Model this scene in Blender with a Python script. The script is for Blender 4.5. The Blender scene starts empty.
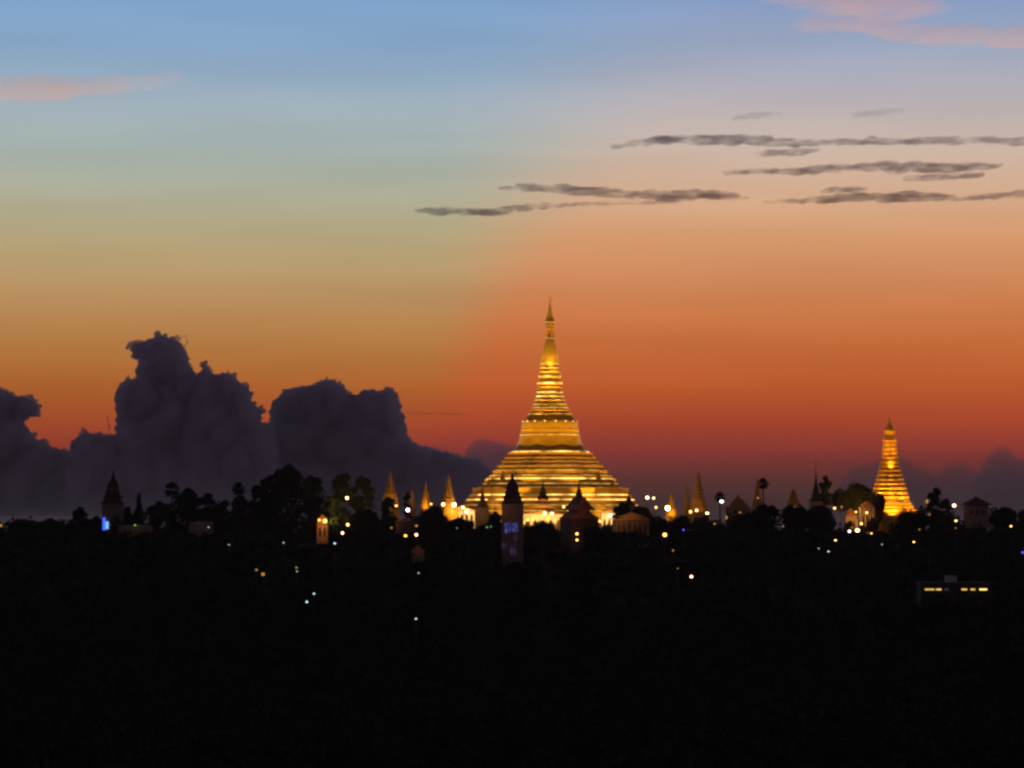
import bpy, bmesh, math, random
import numpy as np
from mathutils import Vector, noise as mnoise

# ------------------------------------------------------------------ camera, sky, sun, exposure
sc = bpy.context.scene
COL = sc.collection
F = 3261.0                      # focal length in picture pixels
HZ = 525.0                      # picture row of the horizon
CAMZ = 60.0
PITCH = math.atan((HZ - 384.0) / F)
cam_d = bpy.data.cameras.new('camera')
cam_d.sensor_width = 36.0
cam_d.lens = 36.0 * F / 1024.0
cam_d.clip_start = 1.0
cam_d.clip_end = 300000.0
cam = bpy.data.objects.new('camera', cam_d)
COL.objects.link(cam)
cam.location = (0, 0, CAMZ)
cam.rotation_euler = (math.pi / 2 + PITCH, 0, 0)
sc.camera = cam

sc.view_settings.view_transform = 'Standard'
sc.view_settings.look = 'None'
sc.view_settings.exposure = 0.0
sc.view_settings.gamma = 1.0
sc.view_settings.use_curve_mapping = False
sc.cycles.use_denoising = True
sc.cycles.max_bounces = 10
sc.cycles.diffuse_bounces = 2
sc.cycles.glossy_bounces = 2
sc.cycles.volume_bounces = 9
sc.cycles.sample_clamp_indirect = 4.0
sc.cycles.pixel_filter_type = 'BLACKMAN_HARRIS'
sc.cycles.filter_width = 2.6


def lin(c):
    return tuple((v / 255 / 12.92) if v / 255 <= 0.04045 else ((v / 255 + 0.055) / 1.055) ** 2.4 for v in c)


def elev_of_row(py):
    a = PITCH
    return math.atan2(F * math.sin(a) + (384 - py) * math.cos(a), F * math.cos(a) - (384 - py) * math.sin(a))


SUN_EL = math.radians(-4.0)     # the sun has set behind the far plain
world = bpy.data.worlds.new('World')
sc.world = world
world.use_nodes = True
wn, wl = world.node_tree.nodes, world.node_tree.links
wn.clear()


def wmath(op, a, b=None, clamp=False):
    n = wn.new('ShaderNodeMath'); n.operation = op; n.use_clamp = clamp
    for i, v in enumerate((a, b)):
        if v is None: continue
        if hasattr(v, 'links'): wl.new(v, n.inputs[i])
        else: n.inputs[i].default_value = v
    return n.outputs[0]


def wrange(v, a, b, c=0.0, d=1.0, smooth=True):
    n = wn.new('ShaderNodeMapRange')
    n.interpolation_type = 'SMOOTHSTEP' if smooth else 'LINEAR'
    wl.new(v, n.inputs['Value'])
    for k, x in (('From Min', a), ('From Max', b), ('To Min', c), ('To Max', d)):
        if hasattr(x, 'links'): wl.new(x, n.inputs[k])
        else: n.inputs[k].default_value = x
    return n.outputs['Result']


def wmix(f, a, b):
    n = wn.new('ShaderNodeMix'); n.data_type = 'RGBA'
    for s, v in ((n.inputs[0], f), (n.inputs[6], a), (n.inputs[7], b)):
        if hasattr(v, 'links'): wl.new(v, s)
        elif isinstance(v, tuple): s.default_value = (*v[:3], 1)
        else: s.default_value = v
    return n.outputs[2]


E0, E1 = -0.02, 0.18


def wramp(fac, stops):
    n = wn.new('ShaderNodeValToRGB'); r = n.color_ramp
    r.interpolation = 'EASE' if False else 'LINEAR'
    st = sorted(((math.sin(elev_of_row(py)) - E0) / (E1 - E0), lin(c)) for py, c in stops)
    r.elements[0].position, r.elements[0].color = st[0][0], (*st[0][1], 1)
    r.elements[1].position, r.elements[1].color = st[-1][0], (*st[-1][1], 1)
    for p, c in st[1:-1]:
        e = r.elements.new(p); e.color = (*c, 1)
    wl.new(fac, n.inputs[0])
    return n.outputs[0]


SKY_LEFT = [(-20, (122, 156, 200)), (0, (127, 161, 202)), (45, (135, 167, 200)), (75, (148, 173, 197)), (105, (160, 176, 187)), (150, (168, 180, 176)),
            (190, (175, 176, 156)), (225, (179, 168, 133)), (255, (183, 160, 117)), (290, (185, 146, 99)), (325, (187, 133, 79)),
            (355, (182, 118, 60)), (390, (175, 96, 43)), (420, (166, 76, 40)), (445, (148, 58, 41)), (470, (108, 46, 44)), (500, (72, 43, 46)), (530, (58, 40, 46))]
SKY_RIGHT = [(-20, (130, 153, 197)), (0, (137, 159, 199)), (50, (157, 168, 192)), (100, (183, 176, 181)), (150, (203, 181, 166)),
             (200, (214, 171, 138)), (240, (217, 154, 110)), (280, (211, 138, 91)), (310, (208, 124, 74)), (345, (200, 108, 57)),
             (385, (192, 91, 44)), (420, (172, 71, 43)), (440, (153, 60, 47)), (460, (122, 52, 48)), (480, (92, 50, 45)), (500, (72, 46, 42)), (530, (60, 40, 40))]
tc = wn.new('ShaderNodeTexCoord')
sx = wn.new('ShaderNodeSeparateXYZ')
wl.new(tc.outputs['Generated'], sx.inputs[0])
dx, dy, dz = sx.outputs
ef = wrange(dz, E0, E1, smooth=False)
left = wramp(ef, SKY_LEFT)
right = wramp(ef, SKY_RIGHT)
# the edge of a crepuscular shadow slants across the western sky
u = wmath('DIVIDE', dx, wmath('MAXIMUM', dy, 0.05))
u2 = wmath('SUBTRACT', u, wmath('MULTIPLY', wmath('SUBTRACT', dz, 0.07), 0.42))
soft = wrange(dz, 0.05, 0.14, 0.013, 0.045)
w0 = wmath('SUBTRACT', -0.008, soft)
side = wrange(u2, w0, wmath('ADD', soft, -0.008))
west = wmix(side, left, right)
# faint level banding of the dusk air
nz = wn.new('ShaderNodeTexNoise'); nz.inputs['Scale'].default_value = 1.0; nz.inputs['Detail'].default_value = 3
mp = wn.new('ShaderNodeMapping'); mp.inputs['Scale'].default_value = (7, 7, 60)
wl.new(tc.outputs['Generated'], mp.inputs[0]); wl.new(mp.outputs[0], nz.inputs['Vector'])
band = wrange(nz.outputs['Fac'], 0.3, 0.7, 0.95, 1.05)
bm_ = wn.new('ShaderNodeVectorMath'); bm_.operation = 'SCALE'
wl.new(west, bm_.inputs[0]); wl.new(band, bm_.inputs['Scale'])
west = bm_.outputs[0]
zen = wrange(dz, 0.17, 0.42)
west = wmix(zen, west, (0.012, 0.013, 0.022))
EAST = (0.158, 0.102, 0.172)
east = wmix(wrange(dz, 0.05, 0.42), EAST, (0.014, 0.012, 0.018))
sky_col = wmix(wrange(dy, 0.1, 0.9), east, west)
bg = wn.new('ShaderNodeBackground'); wl.new(sky_col, bg.inputs[0]); bg.inputs[1].default_value = 1.0
nish = wn.new('ShaderNodeTexSky'); nish.sky_type = 'NISHITA'; nish.sun_disc = False
nish.sun_elevation = SUN_EL; nish.sun_rotation = 0.0
bg2 = wn.new('ShaderNodeBackground'); wl.new(nish.outputs[0], bg2.inputs[0]); bg2.inputs[1].default_value = 0.02
ad = wn.new('ShaderNodeAddShader'); wl.new(bg.outputs[0], ad.inputs[0]); wl.new(bg2.outputs[0], ad.inputs[1])
wo = wn.new('ShaderNodeOutputWorld'); wl.new(ad.outputs[0], wo.inputs[0])

sun_d = bpy.data.lights.new('sun', 'SUN')
sun_d.energy = 4.8; sun_d.angle = math.radians(0.5); sun_d.color = (1.0, 0.42, 0.16)
sun = bpy.data.objects.new('sun', sun_d); COL.objects.link(sun)
sun.rotation_euler = Vector((0, -math.cos(SUN_EL), -math.sin(SUN_EL))).to_track_quat('-Z', 'Y').to_euler()
GROUND_END = 88000.0

# ------------------------------------------------------------------ helpers
rng = random.Random(7)


def at(px, py, d):
    a = PITCH
    v = Vector((px - 512.0, F * math.cos(a) - (384 - py) * math.sin(a), F * math.sin(a) + (384 - py) * math.cos(a)))
    v *= d / v.y
    return Vector((v.x, v.y, v.z + CAMZ))


def sstep(t):
    t = max(0.0, min(1.0, t))
    return t * t * (3 - 2 * t)


def terrain(x, y):
    h = 50 * sstep((y - 930) / 470.0) * (1 - sstep((y - 1800) / 900.0))
    h *= 1 - sstep((abs(x) - 600) / 900.0)
    r = math.hypot((x - 20) / 1.25, y - 1515)
    h += 8.5 * (1 - sstep((r - 78) / 40.0))
    h += 1.2 * mnoise.noise(Vector((x * 0.012, y * 0.012, 3.1))) * (1 if y < 4000 else 0)
    return h


def link(name, mesh, mat=None, parent=None, loc=None):
    o = bpy.data.objects.new(name, mesh)
    COL.objects.link(o)
    if mat is not None: mesh.materials.append(mat)
    if parent is not None: o.parent = parent
    if loc is not None: o.location = loc
    return o


def tag(o, label, cat, group=None, kind=None):
    o['label'] = label
    o['category'] = cat
    if group: o['group'] = group
    if kind: o['kind'] = kind
    return o


def thing(name, loc, label, cat, group=None, rot=0.0):
    o = bpy.data.objects.new(name, None)
    o.empty_display_size = 1.0
    COL.objects.link(o)
    o.location = loc; o.rotation_euler = (0, 0, rot)
    return tag(o, label, cat, group)


class MB:
    """collects vertices and faces of ONE mesh"""
    def __init__(s): s.v = []; s.f = []

    def box(s, x0, x1, y0, y1, z0, z1):
        b = len(s.v)
        s.v += [(x0, y0, z0), (x1, y0, z0), (x1, y1, z0), (x0, y1, z0), (x0, y0, z1), (x1, y0, z1), (x1, y1, z1), (x0, y1, z1)]
        s.f += [tuple(b + i for i in q) for q in ((0, 3, 2, 1), (4, 5, 6, 7), (0, 1, 5, 4), (1, 2, 6, 5), (2, 3, 7, 6), (3, 0, 4, 7))]
        return s

    def rings(s, plan, prof, cx=0.0, cy=0.0, close=True):
        """stack scaled copies of a plan polygon; prof = [(scale, z)] from bottom to top"""
        b = len(s.v); n = len(plan)
        for r, z in prof:
            r = max(r, 0.004)
            s.v += [(cx + p[0] * r, cy + p[1] * r, z) for p in plan]
        for k in range(len(prof) - 1):
            for i in range(n):
                j = (i + 1) % n
                s.f.append((b + k * n + i, b + k * n + j, b + (k + 1) * n + j, b + (k + 1) * n + i))
        if close:
            s.f.append(tuple(b + i for i in reversed(range(n))))
            e = b + (len(prof) - 1) * n
            s.f.append(tuple(e + i for i in range(n)))
        return s

    def ringband(s, plan, ri, ro, z0, z1):
        """a closed hoop following the plan"""
        b = len(s.v); n = len(plan)
        for r, z in ((ri, z0), (ro, z0), (ro, z1), (ri, z1)):
            s.v += [(p[0] * r, p[1] * r, z) for p in plan]
        for k in range(4):
            m = (k + 1) % 4
            for i in range(n):
                j = (i + 1) % n
                s.f.append((b + k * n + i, b + k * n + j, b + m * n + j, b + m * n + i))
        return s

    def tube(s, p0, p1, r0, r1, n=6):
        p0 = Vector(p0); p1 = Vector(p1); ax = (p1 - p0)
        q = ax.to_track_quat('Z', 'Y'); b = len(s.v)
        for p, r in ((p0, r0), (p1, r1)):
            for i in range(n):
                a = 2 * math.pi * i / n
                s.v.append(tuple(p + q @ Vector((r * math.cos(a), r * math.sin(a), 0))))
        for i in range(n):
            j = (i + 1) % n
            s.f.append((b + i, b + j, b + n + j, b + n + i))
        s.f.append(tuple(b + i for i in reversed(range(n)))); s.f.append(tuple(b + n + i for i in range(n)))
        return s

    def poly(s, pts):
        b = len(s.v); s.v += [tuple(p) for p in pts]; s.f.append(tuple(range(b, b + len(pts)))); return s

    def prism(s, pts, y0, y1):
        """outline in x,z pushed from y0 to y1"""
        b = len(s.v); n = len(pts)
        s.v += [(p[0], y0, p[1]) for p in pts] + [(p[0], y1, p[1]) for p in pts]
        s.f.append(tuple(b + i for i in range(n))); s.f.append(tuple(b + n + i for i in reversed(range(n))))
        for i in range(n):
            j = (i + 1) % n
            s.f.append((b + j, b + i, b + n + i, b + n + j))
        return s

    def build(s, name, mat, parent=None, loc=None, smooth=False):
        me = bpy.data.meshes.new(name)
        me.from_pydata(s.v, [], s.f)
        if smooth: me.polygons.foreach_set('use_smooth', [True] * len(me.polygons))
        me.update()
        return link(name, me, mat, parent, loc)


def circle(n, ph=0.0, k=1.0):
    return [(k * math.cos(2 * math.pi * i / n + ph), k * math.sin(2 * math.pi * i / n + ph)) for i in range(n)]


OCT = circle(8, math.pi / 8, 1 / math.cos(math.pi / 8))


def redent():
    q = [(1, -0.55), (1, 0.55), (0.9, 0.55), (0.9, 0.75), (0.75, 0.75), (0.75, 0.9), (0.55, 0.9), (0.55, 1.0)]
    pts = []
    for k in range(4):
        c, sn = (1, 0, -1, 0)[k], (0, 1, 0, -1)[k]
        pts += [(c * x - sn * y, sn * x + c * y) for x, y in q[1:]]
    return pts


RED = redent()
SQ = [(1, -1), (1, 1), (-1, 1), (-1, -1)]

# ------------------------------------------------------------------ materials


def mat(name, c1, c2=None, scale=1.0, rough=0.8, metal=0.0, bump=0.0, detail=4.0):
    m = bpy.data.materials.new(name); m.use_nodes = True
    n, l = m.node_tree.nodes, m.node_tree.links
    p = n['Principled BSDF']
    p.inputs['Roughness'].default_value = rough
    p.inputs['Metallic'].default_value = metal
    t = n.new('ShaderNodeTexCoord'); z = n.new('ShaderNodeTexNoise')
    z.inputs['Scale'].default_value = scale; z.inputs['Detail'].default_value = detail
    l.new(t.outputs['Object'], z.inputs['Vector'])
    r = n.new('ShaderNodeValToRGB')
    r.color_ramp.elements[0].position = 0.32; r.color_ramp.elements[0].color = (*c1, 1)
    r.color_ramp.elements[1].position = 0.68; r.color_ramp.elements[1].color = (*(c2 or c1), 1)
    l.new(z.outputs['Fac'], r.inputs[0]); l.new(r.outputs[0], p.inputs['Base Color'])
    if bump:
        b = n.new('ShaderNodeBump'); b.inputs['Strength'].default_value = bump
        l.new(z.outputs['Fac'], b.inputs['Height']); l.new(b.outputs[0], p.inputs['Normal'])
    return m


def lamp_mat(name, col, strength, vary=0.0, scale=0.12):
    m = bpy.data.materials.new(name); m.use_nodes = True
    n, l = m.node_tree.nodes, m.node_tree.links
    n.remove(n['Principled BSDF'])
    e = n.new('ShaderNodeEmission'); e.inputs[0].default_value = (*col, 1); e.inputs[1].default_value = strength
    if vary:
        t = n.new('ShaderNodeTexCoord'); z = n.new('ShaderNodeTexNoise')
        z.inputs['Scale'].default_value = scale; z.inputs['Detail'].default_value = 3
        l.new(t.outputs['Object'], z.inputs['Vector'])
        r = n.new('ShaderNodeMapRange'); r.inputs[1].default_value = 0.36; r.inputs[2].default_value = 0.66
        r.inputs[3].default_value = strength * (1 - vary); r.inputs[4].default_value = strength * 1.5
        l.new(z.outputs['Fac'], r.inputs[0]); l.new(r.outputs[0], e.inputs[1])
    l.new(e.outputs[0], n['Material Output'].inputs[0])
    return m


GOLD = mat('gilded plates', (0.66, 0.34, 0.006), (0.84, 0.45, 0.012), 0.35, 0.42, 0.45, 0.10)
GOLD_DULL = mat('weathered gilding', (0.52, 0.28, 0.02), (0.66, 0.37, 0.035), 0.4, 0.5, 0.3)
STONE = mat('pale plaster', (0.46, 0.40, 0.33), (0.56, 0.50, 0.42), 0.5, 0.85)
WHITE = mat('white plaster', (0.72, 0.66, 0.56), (0.8, 0.75, 0.66), 0.4, 0.8)
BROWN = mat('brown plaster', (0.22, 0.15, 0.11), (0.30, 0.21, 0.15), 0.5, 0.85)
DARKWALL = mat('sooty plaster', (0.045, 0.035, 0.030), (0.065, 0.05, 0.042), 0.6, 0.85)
TEAK = mat('dark carved teak', (0.05, 0.03, 0.022), (0.09, 0.055, 0.035), 1.2, 0.7)
ROOF = mat('red brown roof', (0.16, 0.055, 0.03), (0.23, 0.085, 0.045), 0.8, 0.7)
ROOF_AMBER = mat('gilded roof', (0.45, 0.22, 0.06), (0.55, 0.29, 0.08), 0.8, 0.6, 0.2)
METAL = mat('painted steel', (0.06, 0.06, 0.065), (0.09, 0.09, 0.09), 2.0, 0.5, 0.6)
BARK = mat('bark', (0.05, 0.035, 0.025), (0.08, 0.06, 0.045), 1.5, 0.9)
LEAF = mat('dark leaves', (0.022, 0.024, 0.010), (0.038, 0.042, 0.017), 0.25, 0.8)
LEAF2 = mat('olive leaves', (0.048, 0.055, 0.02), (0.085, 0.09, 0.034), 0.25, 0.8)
GROUND = mat('earth and scrub', (0.03, 0.032, 0.016), (0.06, 0.052, 0.032), 0.02, 0.95)
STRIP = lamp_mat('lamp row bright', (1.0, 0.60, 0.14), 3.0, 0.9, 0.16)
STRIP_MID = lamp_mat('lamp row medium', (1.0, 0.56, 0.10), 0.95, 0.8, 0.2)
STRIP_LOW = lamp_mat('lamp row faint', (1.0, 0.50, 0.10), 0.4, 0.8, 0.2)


def volmat(name, col, dens, aniso=0.0):
    m = bpy.data.materials.new(name); m.use_nodes = True
    n, l = m.node_tree.nodes, m.node_tree.links
    n.remove(n['Principled BSDF'])
    v = n.new('ShaderNodeVolumePrincipled')
    v.inputs['Color'].default_value = (*col, 1)
    v.inputs['Density'].default_value = dens
    v.inputs['Anisotropy'].default_value = aniso
    l.new(v.outputs[0], n['Material Output'].inputs['Volume'])
    return m


CLOUD = volmat('cumulus vapour', (0.955, 0.940, 0.968), 0.020)
CLOUD_HAZY = volmat('distant cumulus vapour', (0.955, 0.945, 0.965), 0.0011)
CLOUD_FAINT = volmat('far cumulus vapour', (0.955, 0.945, 0.965), 0.0007)

for m_ in (LEAF, LEAF2, GROUND):
    m_.node_tree.nodes['Principled BSDF'].inputs['Specular IOR Level'].default_value = 0.08

# ------------------------------------------------------------------ ground
def axis(vals):
    return sorted(set(vals))


xs = axis([-90000, -30000, -9000, -3500] + list(range(-1800, 1801, 40)) + [3500, 9000, 30000, 90000])
ys = axis([-9000, -2000, 0, 300] + list(range(520, 2801, 30)) + [3500, 5000, 9000, 20000, 40000, 60000, int(GROUND_END)])
gv = [(x, y, terrain(x, y) if 300 < y < 4000 else 0.0) for y in ys for x in xs]
nx = len(xs)
gf = [(j * nx + i, j * nx + i + 1, (j + 1) * nx + i + 1, (j + 1) * nx + i) for j in range(len(ys) - 1) for i in range(nx - 1)]
gm = bpy.data.meshes.new('ground'); gm.from_pydata(gv, [], gf); gm.update()
gm.polygons.foreach_set('use_smooth', [True] * len(gm.polygons))
g = link('ground', gm, GROUND); g['kind'] = 'structure'

# ------------------------------------------------------------------ the great golden stupa
DP = 1510.0
SP = DP / F                       # metres per picture pixel there
PC = at(550, HZ, DP)              # axis of the stupa
PLAT = 58.6


def zrow(py, d=DP):
    return at(512, py, d).z


stupa = thing('golden_stupa', (PC.x, PC.y, PLAT),
              'huge floodlit golden stupa with stepped terraces and tall ringed spire, by far the largest', 'stupa')


def zz(py): return zrow(py) - PLAT


C64 = circle(64)


def tiers(mb, plan, feet, lip=0.2):
    """feet = [(row, halfwidth px)] from bottom to top; last entry closes the top"""
    prof = []
    for k in range(len(feet) - 1):
        (r0, h0), (r1, h1) = feet[k], feet[k + 1]
        z0, z1 = zz(r0), zz(r1); w = h0 * SP
        t = min(0.45, (z1 - z0) * 0.3)
        prof += [(w, z0), (w - 0.12, z0 + (z1 - z0) * 0.45), (w - 0.12, z1 - t), (w + lip, z1 - t * 0.8), (w + lip, z1)]
    prof.append((feet[-1][1] * SP, zz(feet[-1][0])))
    mb.rings(plan, prof)


sq_feet = [(527.5, 91), (519, 89.5), (511.5, 88), (505.8, 84.5), (500.6, 80.5), (495.8, 77), (488.6, 73)]
oc_feet = [(488.4, 69), (484.5, 65), (479.6, 60.5), (476.2, 57), (471, 52.5), (466, 48.5), (462, 45), (457.6, 42), (453, 38)]
m = MB(); tiers(m, RED, sq_feet); m.build('square_terrace', GOLD, stupa)
m = MB(); tiers(m, OCT, oc_feet); m.build('octagonal_terrace', GOLD, stupa)
m = MB()
m.rings(C64, [(37.6 * SP, zz(452.9)), (37.6 * SP, zz(451.8)), (36.3 * SP, zz(451.4)), (36 * SP, zz(450)), (34.6 * SP, zz(448)), (33 * SP, zz(445.5)),
              (31.3 * SP, zz(441)), (30 * SP, zz(437)), (29.6 * SP, zz(435.6)), (30 * SP, zz(435.2)), (30 * SP, zz(434.4)), (29.2 * SP, zz(434)),
              (28.8 * SP, zz(431)), (29.2 * SP, zz(430.6)), (29.2 * SP, zz(429.8)), (28.6 * SP, zz(429.4)), (28.0 * SP, zz(424)),
              (27.3 * SP, zz(421.6)), (25.5 * SP, zz(419.6)), (22.8 * SP, zz(416.8)), (21 * SP, zz(415))])
m.build('bell', GOLD, stupa, smooth=False)
ring_feet = [(414.6, 20.6), (411, 18.8), (408.2, 17.6), (405.1, 16.2), (400.5, 14.4), (397, 13.3), (392.8, 12.4), (387.6, 12.2), (383.9, 12.0), (376.8, 10.6), (371.8, 9.9), (368.1, 9.5), (364.6, 9.0)]
m = MB(); prof = []
for k in range(len(ring_feet) - 1):
    (r0, h0), (r1, h1) = ring_feet[k], ring_feet[k + 1]
    z0, z1 = zz(r0), zz(r1); d_ = z1 - z0
    prof += [(h0 * SP + 0.15, z0), (h0 * SP + 0.3, z0 + d_ * .2), (h0 * SP + 0.12, z0 + d_ * .4), (h1 * SP + 0.05, z0 + d_ * .55), (h1 * SP, z0 + d_ * .85)]
prof.append((9.0 * SP, zz(364.4)))
m.rings(C64, prof); m.build('turban_bands', GOLD, stupa)
m = MB()
m.rings(C64, [(9 * SP, zz(364.4)), (9.6 * SP, zz(363.6)), (9.0 * SP, zz(361.5)), (8.7 * SP, zz(359)), (8.3 * SP, zz(355)), (7.6 * SP, zz(351)), (6.4 * SP, zz(347)), (4.6 * SP, zz(341)), (4.0 * SP, zz(339.3))])
m.build('banana_bud', GOLD_DULL, stupa, smooth=True)
m = MB(); prof = []
for a_, b_, w_ in ((339.2, 336.6, 4.6), (336.6, 334.4, 4.3), (334.4, 331.5, 4.3), (331.5, 328, 4.4), (328, 324.6, 4.5), (324.6, 321, 4.9)):
    prof += [(w_ * SP * .86, zz(a_)), (w_ * SP * .86, zz(b_ + (a_ - b_) * .3)), (w_ * SP + .12, zz(b_ + (a_ - b_) * .25)), (w_ * SP, zz(b_))]
prof += [(4.2 * SP, zz(320)), (3 * SP, zz(316)), (2 * SP, zz(311)), (1.2 * SP, zz(306)), (.8 * SP, zz(304))]
m.rings(circle(24), prof); m.build('umbrella_crown', GOLD_DULL, stupa)
m = MB(); m.rings(circle(8), [(.7 * SP, zz(304)), (.45 * SP, zz(299)), (1.0 * SP, zz(298.3)), (.3 * SP, zz(296.5))])
m.box(0, 1.3, -.08, .08, zz(300.6), zz(299.0)); m.build('vane', GOLD_DULL, stupa)
# small gilded corner turrets on the terraces
for row, hw in ((488.6, 76), (479.6, 62)):
    for k in range(4):
        a = math.pi / 4 + k * math.pi / 2
        q = .80 if row > 485 else .76
        m = MB(); x, y = hw * SP * q * math.sqrt(2) * math.cos(a), hw * SP * q * math.sqrt(2) * math.sin(a)
        m.rings(circle(12), [(1.3, zz(row)), (1.3, zz(row) + .6), (.9, zz(row) + 1.2), (.8, zz(row) + 1.9), (.35, zz(row) + 2.6), (.1, zz(row) + 4.4)], x, y)
        m.build('corner_turret', GOLD, stupa)
# rows of lamps along the ledges
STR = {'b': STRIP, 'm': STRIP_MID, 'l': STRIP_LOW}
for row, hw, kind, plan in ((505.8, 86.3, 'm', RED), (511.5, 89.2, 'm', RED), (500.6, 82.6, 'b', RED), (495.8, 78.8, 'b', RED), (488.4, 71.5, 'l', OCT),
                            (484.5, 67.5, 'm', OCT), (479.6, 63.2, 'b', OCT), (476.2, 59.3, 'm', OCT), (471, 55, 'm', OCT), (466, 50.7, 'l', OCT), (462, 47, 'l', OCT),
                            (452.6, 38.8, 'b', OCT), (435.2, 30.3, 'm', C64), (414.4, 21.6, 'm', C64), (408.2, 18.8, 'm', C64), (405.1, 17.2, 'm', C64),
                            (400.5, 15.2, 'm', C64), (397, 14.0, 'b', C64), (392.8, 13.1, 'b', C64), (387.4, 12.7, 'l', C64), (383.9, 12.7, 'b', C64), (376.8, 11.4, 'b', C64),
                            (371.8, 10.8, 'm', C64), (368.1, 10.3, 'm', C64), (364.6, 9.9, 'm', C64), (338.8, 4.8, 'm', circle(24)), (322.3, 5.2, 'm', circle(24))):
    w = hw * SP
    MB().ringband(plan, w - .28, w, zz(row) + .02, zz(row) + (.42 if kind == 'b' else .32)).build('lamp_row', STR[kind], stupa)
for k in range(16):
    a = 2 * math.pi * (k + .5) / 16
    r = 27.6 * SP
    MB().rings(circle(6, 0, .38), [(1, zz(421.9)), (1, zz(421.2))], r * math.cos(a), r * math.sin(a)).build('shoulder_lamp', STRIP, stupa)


def spot(name, loc, target, power, size_deg, col=(1.0, 0.70, 0.32), blend=.6, r=.5):
    d = bpy.data.lights.new(name, 'SPOT'); d.energy = power; d.color = col
    d.spot_size = math.radians(size_deg); d.spot_blend = blend; d.shadow_soft_size = r
    o = bpy.data.objects.new(name, d); COL.objects.link(o); o.location = loc
    o.rotation_euler = (Vector(target) - Vector(loc)).to_track_quat('-Z', 'Y').to_euler()
    return o


def point(name, loc, power, col=(1.0, .66, .3), r=.4):
    d = bpy.data.lights.new(name, 'POINT'); d.energy = power; d.color = col; d.shadow_soft_size = r
    o = bpy.data.objects.new(name, d); COL.objects.link(o); o.location = loc
    return o


FLOOD = (1.0, 0.60, 0.11)
for k in range(8):                 # floodlights on the platform and terraces of the great stupa
    a = 2 * math.pi * (k + .5) / 8
    ca, sa = math.cos(a), math.sin(a)
    base = (PC.x + 66 * ca, PC.y + 66 * sa, PLAT + 5.5)
    spot('flood_or_fill', base, (PC.x, PC.y, PLAT + 32), 6500, 70, FLOOD)
    spot('flood_or_fill', base, (PC.x, PC.y, zrow(428)), 82000, 30, FLOOD)
    spot('flood_or_fill', base, (PC.x, PC.y, zrow(385)), 105000, 24, FLOOD)
    spot('flood_or_fill', base, (PC.x, PC.y, zrow(338)), 330000, 15, FLOOD)
spot('flood_or_fill', (PC.x, PC.y - 7.5, zrow(367)), (PC.x, PC.y, zrow(359)), 2600, 60, FLOOD)

# platform under it
pl = MB().rings(RED, [(118 * SP, 46.0), (118 * SP, PLAT - .6), (118.5 * SP, PLAT - .6), (118.5 * SP, PLAT - .01)])
po = pl.build('temple_platform', STONE, None, (PC.x, PC.y, 0)); po['kind'] = 'structure'


# ------------------------------------------------------------------ other stupas
def small_stupa(px, rows, d, label, material, name='small_stupa', group=None, cat='stupa', strips=None, base=None, ndiv=9, gl=None, low=.30, bulge=1.17):
    """rows = [(row, halfwidth px)] silhouette from bottom to top"""
    s = d / F
    p = at(px, rows[0][0], d); zb = base if base is not None else terrain(p.x, d)
    t = thing(name, (p.x, d, zb), label, cat, group)
    rr = [(zrow(r, d) - zb, w * s) for r, w in rows]
    zt = rr[-1][0]; z0 = rr[0][0]

    def wid(z):
        for (a, wa), (b, wb) in zip(rr, rr[1:]):
            if a <= z <= b: return wa + (wb - wa) * (z - a) / max(b - a, 1e-4)
        return rr[-1][1]
    zs1, zs2 = z0 + (zt - z0) * low, z0 + (zt - z0) * .74
    m = MB(); prof = [(rr[0][1] * 1.12, 0), (rr[0][1] * 1.12, max(z0 - .3, .1)), (rr[0][1], z0)]
    n1 = 4
    for k in range(n1):
        a = z0 + (zs1 - z0) * k / n1; b = z0 + (zs1 - z0) * (k + 1) / n1
        prof += [(wid(a), a + .01), (wid(a), b - (b - a) * .25), (wid(a) * 1.04, b - (b - a) * .2), (wid(a) * 1.03, b)]
    prof.append((wid(zs1), zs1 + .005)); m.rings(OCT, prof); m.build('terrace', material, t)
    m = MB(); prof = []
    for k in range(ndiv):
        a = zs1 + (zs2 - zs1) * k / ndiv; b = zs1 + (zs2 - zs1) * (k + 1) / ndiv
        prof += [(wid(a) * (2 - bulge), a), (wid(a) * bulge, a + (b - a) * .25), (wid(a) * bulge, a + (b - a) * .5), (wid(b) * (2 - bulge), a + (b - a) * .62)]
    prof.append((wid(zs2), zs2)); m.rings(circle(32), prof); m.build('ringed_spire', material, t)
    m = MB()
    m.rings(circle(16), [(wid(zs2) * 1.15, zs2), (wid(zs2) * 1.2, zs2 + .3), (wid(zs2) * .8, zs2 + (zt - zs2) * .25), (wid(zs2) * .9, zs2 + (zt - zs2) * .4), (wid(zs2) * .3, zs2 + (zt - zs2) * .7), (.05, zt)])
    m.build('umbrella_crown', gl or material, t)
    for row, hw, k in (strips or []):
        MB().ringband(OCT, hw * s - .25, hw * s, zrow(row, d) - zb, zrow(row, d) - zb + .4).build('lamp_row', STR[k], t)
    return t


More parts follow.
